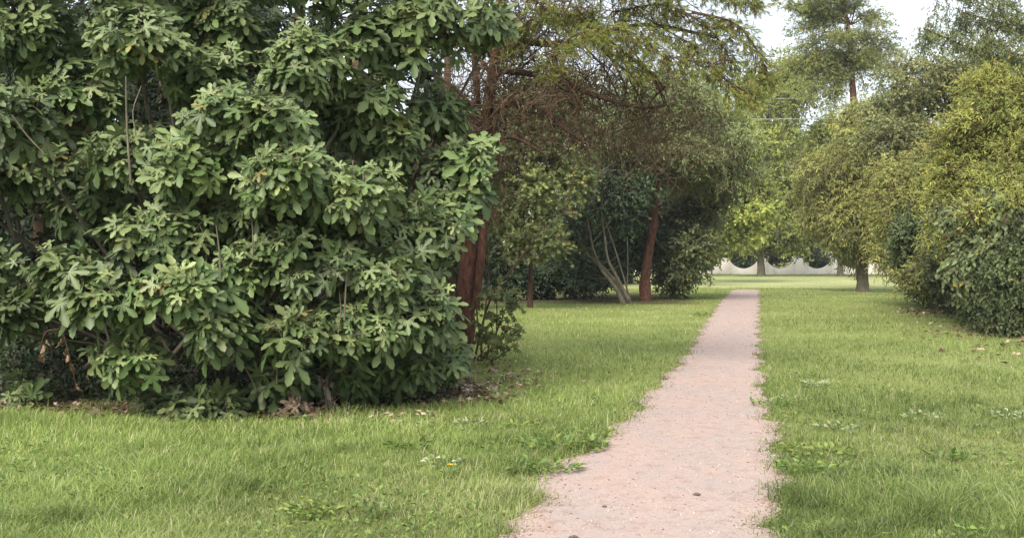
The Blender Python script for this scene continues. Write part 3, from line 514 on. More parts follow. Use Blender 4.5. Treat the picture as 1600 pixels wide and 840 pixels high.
for seq, r0 in [([(975, 475), (962, 450), (940, 422)], .10), ([(982, 468), (965, 435), (950, 405), (945, 370)], .07), ([(985, 470), (972, 425), (958, 380), (940, 330)], .035), ([(978, 468), (981, 420), (980, 370)], .022), ([(940, 422), (925, 380), (915, 320)], .045), ([(945, 370), (940, 320), (955, 270)], .03), ([(925, 380), (950, 350), (965, 330)], .022), ([(915, 330), (930, 300), (940, 270)], .02)]:
    q = catmull([P(a, b_, 34.4) for a, b_ in seq], 5); pl_.append((q, np.linspace(r0, r0 * .5, len(q))))
for k, p_ in enumerate(pl_): V, Q = tubes([p_], 7, .05, k); build('leaning_stem', V, Q, M['palebark' if k < 2 else 'greybark'], T, smooth=True)
D2 = 36.5
T = Tree('red_barked_pine', 'second smaller pine with curved red trunk beside the glossy shrub', 'tree', ((1010 - 800) / F * D2, D2))
pts = [P(a, b_, D2) for a, b_ in [(1010, 478), (1008, 440), (1013, 398), (1020, 356), (1024, 300), (1027, 250), (1040, 200), (1050, 150), (1055, 110)]]
T.trunk([taper(pts, .19, .08, 1.5)], 'redbark', 10, .09)
rr = np.random.default_rng(8); bl = []
for k in range(40):
    h0 = rr.uniform(0, 1); a = P(1026 + 28 * h0, 285 - 160 * h0, D2); th = rr.uniform(0, 6.28); L = (3.6 * (1 - .55 * h0)) * rr.uniform(.6, 1.0); dx = math.cos(th) * L + .35; e = a + np.array([dx, math.sin(th) * L * .8, rr.uniform(-.35, .7) - .1 * L]); bl.append(([a, (a + e) / 2 + np.array([0, 0, .35]), e], .035, .2))
pine_foliage(bl, 22, 150, .20, 'fir', T, 'tuft_far', .30, hang=.3)
subs = sublobes([lobe(1120, 210, D2, 60, 55), lobe(1080, 160, D2, 60, 40), lobe(1145, 270, D2, 40, 40), lobe(1010, 150, D2 - .5, 60, 40), lobe(960, 200, D2 - 1, 50, 45), lobe(1070, 240, D2 - 1, 45, 35)], 8, (.28, .45), 23)
A_, tw = crown(subs, 3000, 9, TP['narrow'], .17, 24, droop=.5, twig=.55, rband=(.5, 1.3)); T.leaves([A_], 'fir', 'sprays')
tangle([(1040, 240, D2 - .4, 110, 50, 2, 130, .012), (990, 240, D2 - 1, 70, 40, 1.5, 90, .012)], 19, 'twig', T)
generic('laurel_bush', 'rounded glossy pale-green shrub reaching the ground right of the curved red trunk', 'shrub', 1055, 462, 39.5, [(1055, 430), (1058, 380), (1060, 340)], .10,
        [lobe(1060, 400, 39.5, 42, 62), lobe(1080, 340, 40, 50, 50), lobe(1105, 320, 38.5, 40, 40), lobe(1075, 430, 37.5, 30, 34), lobe(1085, 390, 37.2, 30, 34), lobe(1050, 440, 39, 26, 26), lobe(1040, 350, 40, 40, 50)], 'gloss', 'darkbark', 2600, 9, 'oval', .15, 107, twig=.45)
for i, (px, py, d, rx, ry, lab) in enumerate([(785, 445, 37, 30, 34, 'rounded dark bush nearest the pine, first of the row on bare soil'), (862, 445, 38, 42, 36, 'low dark bush standing on bare soil right of the thin maple trunk'), (915, 440, 40, 50, 40, 'broad dark bush behind the pale leaning stems'), (745, 430, 42, 40, 50, 'dark bush half hidden behind the pine foot')]):
    generic('dark_bush', lab, 'bush', px, 0, d, [(px, py + 18), (px, py)], .09, [lobe(px, py, d, rx, ry), lobe(px + 10, py - 30, d, rx * .8, ry * .7)], 'dark', 'darkbark', 1300, 8, 'oval', .13, 120 + i * 7, group='dark bushes under the trees', sub=8, twig=.4)
for i, (px, d, lab, lb, mt) in enumerate([(800, 52, 'pale green tree behind the small maple', [(790, 330, 90, 90), (830, 200, 100, 100), (740, 280, 80, 120), (900, 170, 80, 60)], 'olive'), (950, 56, 'olive tree behind the leaning shrub', [(950, 270, 100, 110), (930, 380, 90, 60), (1010, 340, 70, 80), (1000, 200, 70, 60)], 'olive'), (690, 46, 'olive tree behind the red-barked pine', [(700, 230, 80, 90), (660, 350, 90, 70), (740, 380, 60, 60)], 'olive'), (880, 60, 'low tree closing the gap between the dark bushes', [(870, 400, 90, 50), (800, 420, 90, 40), (960, 415, 70, 40)], 'dark')]):
    generic('broadleaf_tree', lab, 'tree', px, 0, d, [(px, 380), (px + 5, 260)], .16, [lobe(a, b_, d, c, e) for a, b_, c, e in lb], mt, 'greybark', 3600, 8, 'oval', .19, 140 + i * 9, group='broadleaf trees behind the dark bushes', twig=.6)

# ------------------------------------------------------------------ scalloped wall and the trees before it
T = Tree('scalloped_wall', 'long cream wall whose top dips in a row of half circles across the far lawn', 'wall', (24, 91.0))
PW = 57.4 / F * 91; x0 = (1162 - 800) / F * 91; nP = 46; Rr = 25.3 / F * 91; top = H + 13 / F * 91; zc = H + 6 / F * 91
prof = []
for k in range(-26, 24):
    c = x0 + k * PW
    for a in np.linspace(math.pi + .364, 2 * math.pi - .364, 15): prof.append((c + Rr * math.cos(a), zc + Rr * math.sin(a)))
X = np.array([p[0] for p in prof]); Z = np.array([p[1] for p in prof]); n = len(X); th = .24; V = []
for yy in (91 - th / 2, 91 + th / 2):
    V += [(x, yy, -.2) for x in X] + [(x, yy, z) for x, z in zip(X, Z)]
i = np.arange(n - 1); Q = np.vstack([np.stack([i, i + 1, n + i + 1, n + i], -1), np.stack([2*n + i + 1, 2*n + i, 3*n + i, 3*n + i + 1], -1), np.stack([n + i, n + i + 1, 3*n + i + 1, 3*n + i], -1)])
build('wall_panel', V, Q, M['wall'], T.o)

generic('evergreen_hedge', 'clipped dark hedge showing through the half circles of the wall', 'hedge', 1200, 0, 94, [(1200, 410)], .1, [lobe(900 + 45 * k, 403, 94, 42, 30, 1.2) for k in range(20)], 'dark', 'darkbark', 11000, 9, 'oval', .20, 201, sub=6, twig=.5)
FT = [('yellow-green tree with grey trunk in front of the wall, straight beyond the path end', 1190, 82, .30, [(1188, 390), (1190, 330), (1200, 220), (1205, 120)], [(1190, 350, 60, 45), (1150, 300, 60, 60), (1225, 300, 50, 60), (1190, 230, 65, 60), (1215, 160, 50, 50), (1150, 215, 40, 50), (1235, 110, 35, 35), (1180, 385, 45, 14), (1240, 390, 34, 12)], 'far', 4600),
      ('thin young tree with dark crown before the left end of the wall', 1112, 87, .09, [(1112, 405), (1112, 385)], [(1108, 392, 24, 20), (1098, 378, 22, 20)], 'far', 500),
      ('tree with brown trunk in front of the wall, left of the pale-trunked willow', 1313, 82, .24, [(1313, 380), (1310, 300), (1300, 220)], [(1300, 330, 50, 55), (1270, 370, 40, 24), (1330, 360, 40, 36), (1290, 240, 55, 55), (1265, 300, 40, 50)], 'far', 3000),
      ('full yellow-green tree behind the curved red trunk and the glossy shrub', 1065, 62, .2, [(1070, 380), (1115, 250)], [(1130, 330, 55, 55), (1150, 240, 50, 60), (1110, 200, 55, 50), (1150, 370, 50, 28), (1175, 320, 40, 50)], 'far', 3200)]
for i, (lab, px, d, r0, tp, lb, mt, n) in enumerate(FT):
    generic('lawn_tree', lab, 'tree', px, 0, d, tp, r0, [lobe(a, b_, d, c, e) for a, b_, c, e in lb], mt, 'greybark', n, 8, 'oval', .24, 210 + i * 11, group='trees on the far lawn', twig=.7)
for i, (lab, px, d, lb, mt, n) in enumerate([('tall pale yellow-green tree behind the wall reaching up into the sky gap', 1215, 112, [(1205, 170, 34, 60), (1240, 130, 26, 36), (1175, 140, 26, 40), (1225, 230, 40, 50), (1160, 220, 36, 50)], 'far', 1900), ('distant tree behind the wall at the left of the gap', 1100, 120, [(1090, 300, 70, 80), (1060, 370, 60, 40), (1120, 380, 60, 30)], 'far', 2600), ('distant tree behind the wall in the middle of the gap', 1205, 125, [(1200, 330, 70, 60), (1170, 270, 40, 50), (1230, 370, 60, 36)], 'far', 2600),
                                             ('distant tree behind the wall at the right of the gap', 1290, 118, [(1290, 320, 70, 70), (1260, 250, 50, 50), (1330, 260, 60, 80), (1300, 380, 60, 30)], 'far', 2600), ('distant tree behind the wall beyond the willow', 1400, 122, [(1390, 300, 80, 90), (1480, 320, 80, 90), (1420, 390, 120, 30)], 'olive', 3200), ('distant tree behind the wall beyond the laurel', 1000, 122, [(990, 320, 90, 80), (900, 340, 90, 70), (960, 390, 120, 30)], 'olive', 3000)]):
    generic('distant_tree', lab, 'tree', px, 0, d, [(px, 350), (px, 280)], .22, [lobe(a, b_, d, c, e) for a, b_, c, e in lb], mt, 'greybark', n, 8, 'oval', .36, 260 + i * 7, group='trees beyond the wall', twig=.9)
# blue-grey bin near the left end of the wall
T = Tree('litter_bin', 'small blue-grey bin with pale lid near the left end of the wall', 'bin', ((1084 - 800) / F * 89, 89)); bx, by, bz = T.o.location
def ring_lathe(prof, cx, cy_, z0, n=16):
    a = np.linspace(0, 2 * np.pi, n, endpoint=False); V = np.vstack([np.stack([cx + r * np.cos(a), cy_ + r * np.sin(a), np.full(n, z0 + z)], -1) for r, z in prof]); m = len(prof)
    i = np.arange(m - 1)[:, None] * n; j = np.arange(n)[None]; j2 = (j + 1) % n; return V, np.stack([i + j, i + j2, i + n + j2, i + n + j], -1).reshape(-1, 4)
V, Q = ring_lathe([(.01, 0), (.24, 0), (.28, .8), (.27, .82)], bx, by, bz); build('body', V, Q, M['bin'], T.o)
V, Q = ring_lathe([(.29, .80), (.30, .84), (.22, .93), (.01, .96)], bx, by, bz); build('lid', V, Q, M['wall'], T.o)
# two overhead cables between poles hidden by the trees
for lab, row in [('upper of two thin pale overhead cables before the far trees', 152), ('lower of two thin pale overhead cables before the far trees', 184)]:
    a, b_ = P(1040, row + 2, 80), P(1420, row - 1, 80); pts = np.array([a + (b_ - a) * t - np.array([0, 0, .35 * 4 * t * (1 - t) * .3]) for t in np.linspace(0, 1, 24)])
    V, Q = tubes([(pts, .024)], 6); o = build('overhead_cable', V, Q, M['cable'], smooth=True); tag(o, lab, 'cable', 'overhead cables')
for lab, px in [('wooden cable pole hidden in the trees left of the gap', 1040), ('wooden cable pole hidden in the trees right of the gap', 1420)]:
    T = Tree('cable_pole', lab, 'pole', ((px - 800) / F * 80, 80)); a = P(px, 140, 80); T.trunk([(np.array([[a[0], 80.12, -.3], [a[0], 80.12, a[2]]]), np.array([.16, .11]))], 'greybark', 10, 0, 'shaft'); T.branches([(np.array([[a[0] - .5, 80, a[2] - .55], [a[0] + .5, 80, a[2] - .55]]), .06), (np.array([[a[0] - .5, 80, P(px, 184, 80)[2]], [a[0] + .5, 80, P(px, 184, 80)[2]]]), .06)], 'greybark', 6, 'crossarm')

# ------------------------------------------------------------------ tall pine over the far lawn
D3 = 68
T = Tree('tall_pine', 'tall thin-crowned pine with reddish upper trunk rising above the gap', 'tree', ((1345 - 800) / F * D3, D3))
pts = [P(a, b_, D3) for a, b_ in [(1345, 440), (1342, 300), (1336, 200), (1330, 120), (1326, 60), (1315, 0), (1305, -70)]]
T.trunk([taper(pts, .30, .10, 1.1)], 'redbark', 9, .05); bl = []
for k in range(34):
    h0 = rr.uniform(0, 1); a = P(1331 - 24 * h0, 110 - 170 * h0, D3); th = rr.uniform(0, 6.28); L = 3.9 * (1 - .35 * h0) * rr.uniform(.45, 1); e = a + np.array([math.cos(th) * L - .5, math.sin(th) * L, rr.uniform(-.6, 1.2)]); bl.append(([a, (a + e) / 2 + np.array([0, 0, .3]), e], .05, .35))
for e in [(1270, 140), (1300, 165), (1380, 120), (1350, 135), (1405, 110), (1250, 95), (1235, 45), (1268, 95), (1240, 130), (1300, 140), (1360, 95), (1405, 80), (1370, 20), (1350, -20), (1280, 15), (1225, 5), (1290, -30), (1245, 70), (1255, 30), (1250, 110), (1265, 150), (1395, 60), (1385, 35), (1240, 10), (1290, 170), (1275, 130)]:
    a = P(1328, 90 if e[1] > 50 else 40, D3); q = P(e[0], e[1], D3); bl.append(([a, (a + q) / 2 + np.array([0, 0, .4]), q], .05, .3))
pine_foliage(bl, 23, 80, .36, 'palepine', T, 'tuft_far', .42, hang=.3)

# ------------------------------------------------------------------ right-hand side
generic('willow_tree', 'yellow-green willow with short pale trunk at the right edge of the far lawn', 'tree', 1348, 455, 46.5, [(1348, 420), (1350, 380), (1360, 300), (1375, 210)], .27,
        [lobe(1330, 260, 46.5, 65, 75), lobe(1375, 190, 47, 75, 60), lobe(1310, 330, 46, 50, 55), lobe(1380, 300, 45.5, 70, 70), lobe(1350, 370, 46, 55, 40), lobe(1400, 380, 45, 50, 40), lobe(1290, 290, 46.5, 40, 45)], 'willow', 'palebark', 6800, 9, 'narrow', .20, 301, sub=18, twig=.6, droop=.5)
generic('olive_tree', 'tall olive-green tree rising behind the willow and the rounded shrubs', 'tree', 1500, 0, 42, [(1500, 300), (1490, 180)], .25,
        [lobe(1430, 170, 42, 80, 70), lobe(1530, 120, 42, 90, 60), lobe(1620, 130, 42, 90, 90), lobe(1470, 260, 41, 80, 70), lobe(1560, 230, 42, 90, 80), lobe(1400, 230, 41, 60, 60)], 'olive', 'greybark', 6000, 9, 'oval', .14, 311, sub=18, twig=.55)
generic('tall_shrub', 'tall loose green shrub right of the willow trunk, dark towards the ground', 'shrub', 1445, 480, 33, [(1448, 430), (1450, 370), (1455, 300)], .14,
        [lobe(1430, 330, 33, 65, 60), lobe(1480, 350, 33, 60, 70), lobe(1400, 290, 33.5, 50, 45), lobe(1470, 400, 27.5, 34, 36), lobe(1430, 430, 29, 26, 24), lobe(1500, 400, 30, 45, 45), lobe(1450, 420, 32, 45, 30), lobe(1520, 330, 27, 40, 40), lobe(1420, 400, 33.5, 55, 40), lobe(1470, 270, 33.5, 55, 50)], 'willow', 'darkbark', 6500, 9, 'narrow', .15, 321, sub=16, twig=.5, droop=.4)
generic('dark_shrub', 'deep green leafy shrub low to the ground between the tall shrub and the nearest thicket', 'shrub', 1470, 478, 31, [(1470, 440), (1470, 420)], .1,
        [lobe(1450, 440, 31, 40, 36), lobe(1430, 400, 31.5, 34, 30), lobe(1490, 395, 29, 44, 34), lobe(1520, 420, 26, 30, 50), lobe(1525, 470, 24.5, 28, 34), lobe(1510, 350, 25, 40, 40), lobe(1485, 420, 26, 34, 44), lobe(1440, 370, 30, 44, 34), lobe(1500, 445, 30, 50, 42), lobe(1540, 455, 28, 45, 45), lobe(1560, 400, 28, 60, 60)], 'mid', 'darkbark', 9000, 9, 'oval', .10, 331, sub=12, twig=.4)
generic('rounded_shrub', 'rounded fresh yellow-green shrub top bulging at the right edge', 'shrub', 1590, 500, 25.5, [(1590, 420), (1580, 300), (1575, 220)], .14,
        [lobe(1565, 185, 24.6, 75, 62), lobe(1640, 180, 24.6, 80, 70), lobe(1515, 215, 24.8, 50, 42), lobe(1600, 250, 24, 80, 50), lobe(1500, 265, 24.8, 42, 38), lobe(1480, 310, 24.8, 34, 30), lobe(1540, 290, 23.5, 40, 26), lobe(1600, 290, 23.2, 60, 26), lobe(1545, 130, 25, 40, 18), lobe(1560, 310, 23, 45, 18), lobe(1480, 350, 24, 34, 22), lobe(1500, 385, 22.6, 26, 22), lobe(1530, 340, 21.0, 30, 14), lobe(1590, 318, 20.6, 44, 14)], 'fresh', 'darkbark', 8500, 9, 'narrow', .11, 341, sub=20, twig=.4, droop=.1)
generic('laurel_thicket', 'tall thicket of large pale glossy leaves just left of the hanging ivy', 'shrub', 1575, 520, 21, [(1575, 470), (1575, 400)], .1,
        [lobe(1545, 320, 21.5, 30, 20), lobe(1590, 330, 20.8, 50, 26), lobe(1530, 365, 22.0, 34, 30), lobe(1500, 335, 22.6, 26, 20), lobe(1575, 385, 20.8, 55, 45), lobe(1650, 360, 21, 60, 60), lobe(1535, 425, 21.2, 44, 40)], 'gloss', 'darkbark', 2900, 8, 'oval', .13, 351, sub=12, frac=(.22, .4), twig=.42, droop=.7, rband=(.4, 1.35))
generic('dark_thicket', 'deep green thicket filling the shade below the pale glossy leaves at the right edge', 'shrub', 1600, 525, 21.5, [(1600, 490), (1600, 450)], .1,
        [lobe(1560, 478, 21.6, 45, 34), lobe(1610, 470, 21.4, 50, 42), lobe(1670, 450, 21.6, 60, 70)], 'mid', 'darkbark', 3200, 9, 'oval', .09, 356, sub=11, twig=.3, droop=.5, rband=(.4, 1.35))
bush('ivy_column', 'hanging ivy trailing to the ground at the right edge of the picture', 'shrub', (9.9, 20.3), [(9.75, 20.3, .35 + .3 * k, .32) for k in range(5)] + [(10.2, 20.1, .3 + .35 * k, .42) for k in range(6)], 'mid', 1300, 8, 'oval', .085, 361, twig=.3, droop=.6)
D4 = 27
T = Tree('larch_tree', 'sparse conifer with drooping dark boughs crossing the sky at the top right corner', 'tree', ((1660 - 800) / F * D4, D4 + 1))
pts = [np.array([14.5, 28, -.1]), P(1655, 300, 28), P(1640, 100, 28), P(1625, -150, 28)]; T.trunk([taper(pts, .24, .12)], 'darkbark', 9, .05); bl = []
for s, e in [((1640, 110), (1440, 45)), ((1640, 60), (1490, -20)), ((1640, 40), (1500, 20)), ((1640, 0), (1410, -30)), ((1630, 90), (1540, 65)), ((1630, 20), (1580, 15))]:
    a, b_ = P(*s, 28), P(*e, 26.5); bl.append(([a, (a + b_) / 2 + np.array([0, 0, -.15]), b_], .05, .2))
for k in range(26):
    x = rr.uniform(1415, 1600); y = rr.uniform(-20, 60); a = P(x, y, 26.8); b_ = P(x - rr.uniform(0, 15), y + rr.uniform(25, 55), 26.8); bl.append(([a, (a + b_) / 2, b_], .012, 0))
pine_foliage(bl, 24, 80, .16, 'fir', T, 'tuft_far', .12, hang=.2)

# ------------------------------------------------------------------ small things on the ground
def dead_leaves(name, label, cat, c, n, spread, size, seed, hang=False, kind=None, zz=.0, mat='brownleaf', tp='lobed'):
    r = np.random.default_rng(seed); p = np.array([c[0], c[1], 0.]) + r.normal(size=(n, 3)) * np.array(spread); p[:, 2] = hgt(p[:, 0], p[:, 1]) + np.abs(r.normal(0, spread[2], n)) + .012 + zz
    ax = r.normal(size=(n, 3)); ax[:, 2] *= .4; nm = r.normal(size=(n, 3)) * .6 + [0, -.3, 1]
    V, T_, A = scatter(TP[tp], p, ax, nm, size * r.uniform(.6, 1.3, n), r.random(n), r.random(n)); V[:, 2] = np.maximum(V[:, 2], hgt(V[:, 0], V[:, 1]) + .004)
    o = build(name, V, T_, M[mat], attrs=A); return tag(o, label, cat, kind=kind)
def curled(T, c, L, seed, mat='brownleaf'):
    """one withered fig leaf: a long blade rolled along its length and hanging from a stalk"""
    r = np.random.default_rng(seed); a = np.linspace(0, 1, 9); b_ = np.linspace(-1, 1, 7); V = []; az = r.uniform(0, 6.28); roll = r.uniform(1.2, 2.2)
    for s in a:
        wd = L * .22 * math.sin(math.pi * min(1, s * .9 + .12)) * (1 + .25 * math.sin(s * 19)); z = L * (.95 * math.sin(1.5 * s)); x = L * .55 * (1 - math.cos(1.6 * s))
        for q in b_: ang = q * roll; V.append((x + wd * math.cos(ang) * .7, wd * math.sin(ang), L * .75 - z * .75 + wd * .2 * math.cos(3 * ang)))
    V = np.array(V); ca, sa = math.cos(az), math.sin(az); V = np.stack([V[:, 0] * ca - V[:, 1] * sa, V[:, 0] * sa + V[:, 1] * ca, V[:, 2]], -1) + r.normal(0, L * .02, V.shape) + c
    i = (np.arange(8)[:, None] * 7 + np.arange(6)[None]).ravel(); return V, np.stack([i, i + 1, i + 8, i + 7], -1)
def heap(label, px, row, items, seed):
    x, y = G(px, row); T = Tree('withered_leaf_clump', label, 'dead leaves', (x, y), 'withered leaf clumps at the fig edge'); VV, QQ, off = [], [], 0; r = np.random.default_rng(seed)
    for k, (dx, dy, dz, L) in enumerate(items):
        V, Q = curled(T, np.array([x + dx, y + dy, .01 + dz]), L, seed + k); VV.append(V); QQ.append(Q + off); off += len(V)
    V = np.vstack(VV); n = len(V); build('leaves', V, np.vstack(QQ), M['brownleaf'], T.o, {'rnd': r.uniform(.55, 1, n), 'tone': r.uniform(.2, .8, n), 'vein': np.zeros(n)}, smooth=True)
    m_ = len(items) * 2; it = [items[k % len(items)] for k in range(m_)]; ps = np.array([[x + i_[0], y + i_[1] - .03, i_[2] + i_[3] * .75] for i_ in it]) + r.normal(0, .03, (m_, 3)) * [1.4, 1, .8]
    T.leaves([scatter(TP['fig'], ps, r.normal(0, .5, (m_, 3)) + [0, -.15, -.8], r.normal(0, .9, (m_, 3)) + [0, -.6, .2], np.array([i_[3] for i_ in it]) * r.uniform(.45, .8, m_), r.uniform(.5, 1, m_), r.uniform(.1, .8, m_))], 'brownleaf', 'torn_leaves')
    T.branches([(catmull([np.array([x, y, 0]), np.array([x + r.normal(0, .04), y, .1]), np.array([x + dx * .8, y + dy, dz + L * .6])], 4), np.linspace(.008, .004, 9)) for dx, dy, dz, L in items[:3]], 'darkbark', 5, 'stalk')
heap('left clump of pale curled dead leaves on the grass below the fig', 462, 652, [(0, 0, 0, .25), (.09, .02, 0, .19), (-.15, .02, -.01, .13), (-.24, 0, 0, .12), (.19, 0, 0, .13), (.02, -.06, 0, .12), (-.08, -.05, 0, .16)], 500)
heap('right, taller clump of pale curled dead leaves hanging on a bare shoot', 505, 640, [(0, 0, .08, .28), (.07, .05, .0, .18), (-.07, 0, .1, .15), (.1, .02, 0, .12)], 520)
# dead brown leaves hanging inside the shade at the left
T = Tree('hanging_dead_twig', 'arched twig with hanging reddish-brown withered leaves in the shade at far left', 'twig', ((95 - 800) / F * 9.75, 9.75), base_z=float(P(95, 510, 9.75)[2]))
q1 = catmull([P(100, 470, 10.0), P(95, 510, 9.75), P(72, 518, 9.75), P(62, 545, 9.75), P(65, 560, 9.75)], 5); q2 = catmull([P(95, 510, 9.75), P(104, 540, 9.75), P(112, 575, 9.75), P(120, 610, 9.8)], 5)
T.trunk([(q1, np.linspace(.009, .005, len(q1))), (q2, np.linspace(.009, .004, len(q2)))], 'darkbark', 5, .05, 'stem'); VV, QQ, off = [], [], 0
for k, (a, b_, L) in enumerate([(63, 560, .13), (68, 545, .10), (72, 535, .08), (97, 535, .13), (103, 550, .11), (110, 575, .13), (106, 560, .09), (118, 605, .10), (135, 590, .07), (92, 520, .07)]):
    V, Q = curled(None, P(a, b_, 9.72) - np.array([0, 0, L * .4]), L, 540 + k); VV.append(V); QQ.append(Q + off); off += len(V)
V = np.vstack(VV); n = len(V); build('withered_leaves', V, np.vstack(QQ), M['brownleaf'], T.o, {'rnd': rng.uniform(.2, .8, n), 'tone': rng.uniform(.2, .8, n), 'vein': np.zeros(n)}, smooth=True)
# leaf litter (uncountable)
def litter(name, label, rects, size, seed):
    r = np.random.default_rng(seed); Ps = []
    for (px, row, sx_, sr, n) in rects:
        rw = np.maximum(r.normal(row, sr, n), 420); x = px + r.normal(0, sx_, n); d = F * H / (rw - HY); Ps.append(np.stack([(x - 800) / F * d, d], -1))
    p = np.vstack(Ps); L, R = path_edges(p[:, 1]); p = p[(p[:, 0] < L - .05) | (p[:, 0] > R + .05)]; n = len(p); pos = np.stack([p[:, 0], p[:, 1], hgt(p[:, 0], p[:, 1]) + r.uniform(.02, .08, n)], -1)
    V, T_, A = scatter(TP['lobed'], pos, r.normal(size=(n, 3)) * [1, 1, .3], r.normal(size=(n, 3)) * .35 + [0, 0, 1], size * r.uniform(.6, 1.4, n), r.random(n), r.random(n)); V[:, 2] = np.maximum(V[:, 2], hgt(V[:, 0], V[:, 1]) + .004)
    tag(build(name, V, T_, M['brownleaf'], attrs=A), label, 'leaf litter', kind='stuff')
litter('leaf_litter', 'brown dead leaves scattered on the soil around and under the fig', [(700, 622, 40, 5, 420), (720, 612, 50, 10, 620), (790, 592, 45, 9, 260), (690, 620, 25, 6, 160), (470, 655, 50, 6, 120), (60, 640, 90, 4, 480), (180, 648, 60, 4, 160), (300, 645, 150, 6, 160), (560, 655, 80, 10, 120)], .05, 71)
litter('leaf_litter', 'pale dead leaves and rubble scattered in front of the right-hand shrubs', [(1430, 490, 22, 3, 130), (1480, 492, 30, 3, 90), (1530, 515, 40, 5, 120), (1590, 520, 20, 5, 120), (1500, 520, 40, 8, 60), (1560, 540, 40, 14, 60)], .085, 72)
# fallen branches beside the pine
for lab, segs in [('pale broken branch lying from the fig edge down to the litter patch', [([(690, 545, 12.6), (715, 575, 12.4), (738, 600, 12.3)], .018), ([(715, 575, 12.4), (700, 592, 12.4)], .008)]),
                  ('dark forked branch lying on the litter left of the pale branch', [([(670, 585, 12.3), (690, 605, 12.0), (735, 612, 11.95), (770, 608, 12.1)], .010), ([(735, 612, 11.95), (752, 595, 12.2), (760, 588, 12.3)], .006)]),
                  ('dark twiggy branch arching off the grass right of the pine foot', [([(745, 562, 15.0), (770, 562, 15.0), (790, 550, 15), (800, 541, 15)], .016), ([(745, 562, 15), (757, 545, 15), (770, 535, 15)], .010), ([(770, 562, 15), (765, 540, 15)], .008)])]:
    b0 = P(*segs[0][0][1]); T = Tree('fallen_branch', lab, 'branch', (b0[0], b0[1])); pp = []
    for sg, r0 in segs:
        q = catmull([np.maximum(P(*s), [-99, -99, .012]) for s in sg], 5); pp.append((q, np.linspace(r0, r0 * .5, len(q))))
    T.trunk(pp, 'palebark' if 'pale b' in lab else 'darkbark', 6, .1, 'stem')
# weeds
def weed(label, px, row, R, n, mat, size, seed, tp='oval', flower=False, cat='weed', group='weeds in the grass', h=.06):
    x, y = G(px, row); T = Tree('broadleaf_weed', label, cat, (x, y), group); r = np.random.default_rng(seed); z0 = T.o.location[2]
    a = r.uniform(0, 6.28, n); q = R * np.sqrt(r.random(n)); pos = np.stack([x + q * np.cos(a), y + q * np.sin(a) * .8, z0 + .015 + r.uniform(0, h, n)], -1); ax = np.stack([np.cos(a), np.sin(a), r.uniform(.0, .8, n)], -1) + r.normal(0, .5, (n, 3)) * [1, 1, .3]
    LV = scatter(TP[tp], pos, ax, r.normal(size=(n, 3)) * .35 + [0, -.2, 1], size * r.uniform(.6, 1.3, n), r.random(n), r.uniform(.2, .8, n)); LV[0][:, 2] = np.maximum(LV[0][:, 2], z0 + .003); T.leaves([LV], mat, 'foliage')
    T.branches([(np.array([[x + (p[0] - x) * .4, y + (p[1] - y) * .4, z0 - .01], p]), np.array([.003, .002])) for p in pos[::3]], 'weedstem', 3, 'stem')
    if flower:
        cc = np.array([x, y - .02, z0 + .10]); aa = np.linspace(0, 2 * np.pi, 14, endpoint=False); LV = scatter(TP['oval'], np.tile(cc, (14, 1)), np.stack([np.cos(aa), np.sin(aa), .3 + 0 * aa], -1), np.tile([0, 0, 1.], (14, 1)), .028, r.random(14), r.random(14)); T.leaves([LV], 'petal', 'flower'); T.branches([(np.array([[x, y - .02, z0], cc]), np.array([.003, .002]))], 'weedstem', 4, 'flower_stalk')
M['weedstem'] = noisemat('weed_stem', [(.3, (.10, .15, .04)), (.7, (.18, .22, .07))], 5, 2, .7, 0)
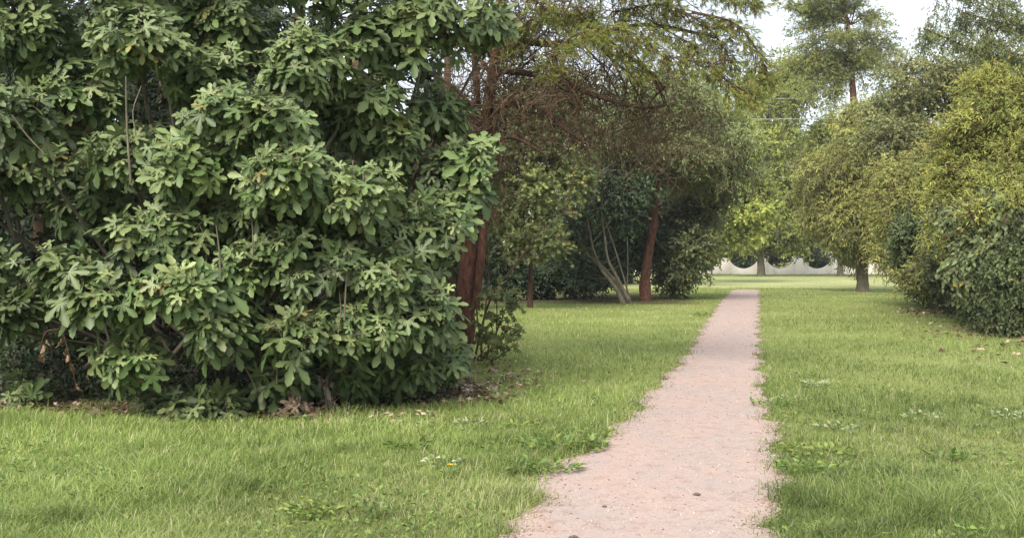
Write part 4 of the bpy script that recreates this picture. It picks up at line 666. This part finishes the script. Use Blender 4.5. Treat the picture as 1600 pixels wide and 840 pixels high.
W = [('big bright clump of round-leaved weeds against the left edge of the path', 880, 700, .38, 150, 'weed', .07, 'oval'), ('smaller leafy weed just below the big clump on the left path edge', 850, 735, .28, 90, 'weed', .065, 'oval'), ('yellow-green weed tuft touching the left path edge above the big clump', 930, 682, .16, 60, 'yellowweed', .05, 'oval'),
     ('silvery feathery weed on the lawn in front of the litter patch', 736, 664, .16, 60, 'paleweed', .06, 'narrow'), ('silvery weed beside a yellow dandelion on the near lawn', 693, 728, .14, 34, 'paleweed', .05, 'oval'), ('weed spilling over the right path edge halfway along', 1212, 632, .26, 70, 'weed', .06, 'oval'), ('weed with pale leaves right of the path below the brightest patch', 1240, 628, .2, 36, 'paleweed', .05, 'oval'),
     ('pale upright weed on the right lawn', 1271, 604, .15, 46, 'paleweed', .07, 'oval'), ('dark little weed just above the pale upright weed', 1255, 590, .16, 40, 'weed', .05, 'oval'), ('pale flat weed low on the right lawn near the path', 1305, 674, .18, 40, 'paleweed', .06, 'oval'), ('yellow-green weed patch on the lower right near the path', 1285, 712, .3, 110, 'yellowweed', .055, 'oval'), ('broad weed beneath the yellow-green patch', 1270, 740, .28, 90, 'weed', .06, 'oval'),
     ('pale seeding weed at the right edge of the picture', 1583, 655, .22, 70, 'paleweed', .05, 'oval'), ('bright grassy weed at the bottom right near the path', 1318, 832, .22, 70, 'yellowweed', .06, 'narrow'), ('leafy weed on the lower right lawn away from the path', 1475, 722, .2, 50, 'weed', .06, 'oval'), ('weed in the middle of the right lawn', 1440, 655, .22, 40, 'paleweed', .05, 'oval'), ('green sprig at the left path edge high up near the glossy shrub', 1098, 494, .25, 60, 'weed', .07, 'oval'),
     ('blade-leaved weed left of the dandelion in the bottom left lawn', 485, 800, .14, 40, 'yellowweed', .10, 'narrow'), ('tall blade-leaved weed at the lawn centre above the dandelion', 640, 700, .16, 40, 'weed', .10, 'narrow'), ('yellowish blade-leaved weed right of the silvery feathery weed', 818, 668, .14, 36, 'yellowweed', .10, 'narrow')]
for i, (lab, px, row, R, n, mt, sz_, tp) in enumerate(W): weed(lab, px, row, R, n, mt, sz_, 600 + i, tp, h=.05 if tp == 'oval' else .02)
weed('single yellow dandelion in the near lawn', 703, 744, .06, 10, 'weed', .06, 640, 'narrow', True, 'flower')
# creeping clover and plantain in the turf
r = np.random.default_rng(88); n = 15000; row = r.uniform(470, 900, n); px = r.uniform(-200, 1800, n); d = F * H / (row - HY); x = (px - 800) / F * d; L, R = path_edges(d)
k = ~((x > L - .02) & (x < R + .02)) & (soil(x, d) < .3) & (np.sin(x * 3.1 + 2 * np.sin(d * 1.7)) + np.sin(d * 2.3 + x) > -.2 + .9 * r.random(n)); x, d = x[k], d[k]; n = len(x)
V, T_, A = scatter(TP['oval'], np.stack([x, d, hgt(x, d) + r.uniform(.02, .06, n)], -1), r.normal(size=(n, 3)) * [1, 1, .4], r.normal(size=(n, 3)) * .4 + [0, -.2, 1], r.uniform(.025, .06, n), r.random(n), r.random(n))
tag(build('clover', V, T_, M['weed'], attrs=A), 'small broad leaves mixed through the turf', 'ground cover', kind='stuff')
# pebbles on the path
for lab, px, row, s in [('dark stone lying on the near right half of the path', 1090, 773, .022), ('dark stone at the bottom edge of the path', 897, 838, .024), ('small brown stone on the left side of the near path', 945, 790, .014)]:
    x, y = G(px, row); V, Q = ring_lathe([(.05, -.5), (.7, -.4), (1, 0), (.75, .45), (.3, .6), (.02, .62)], 0, 0, 0, 9); V = V * s * (1 + .15 * np.sin(V[:, :1] * 5 + 1)) * [1.3, .9, .7]
    o = build('stone', V + [0, 0, s * .35], Q, M['stone'], smooth=True); o.location = (x, y, hgt(x, y) + .012); tag(o, lab, 'stone', 'stones on the path')
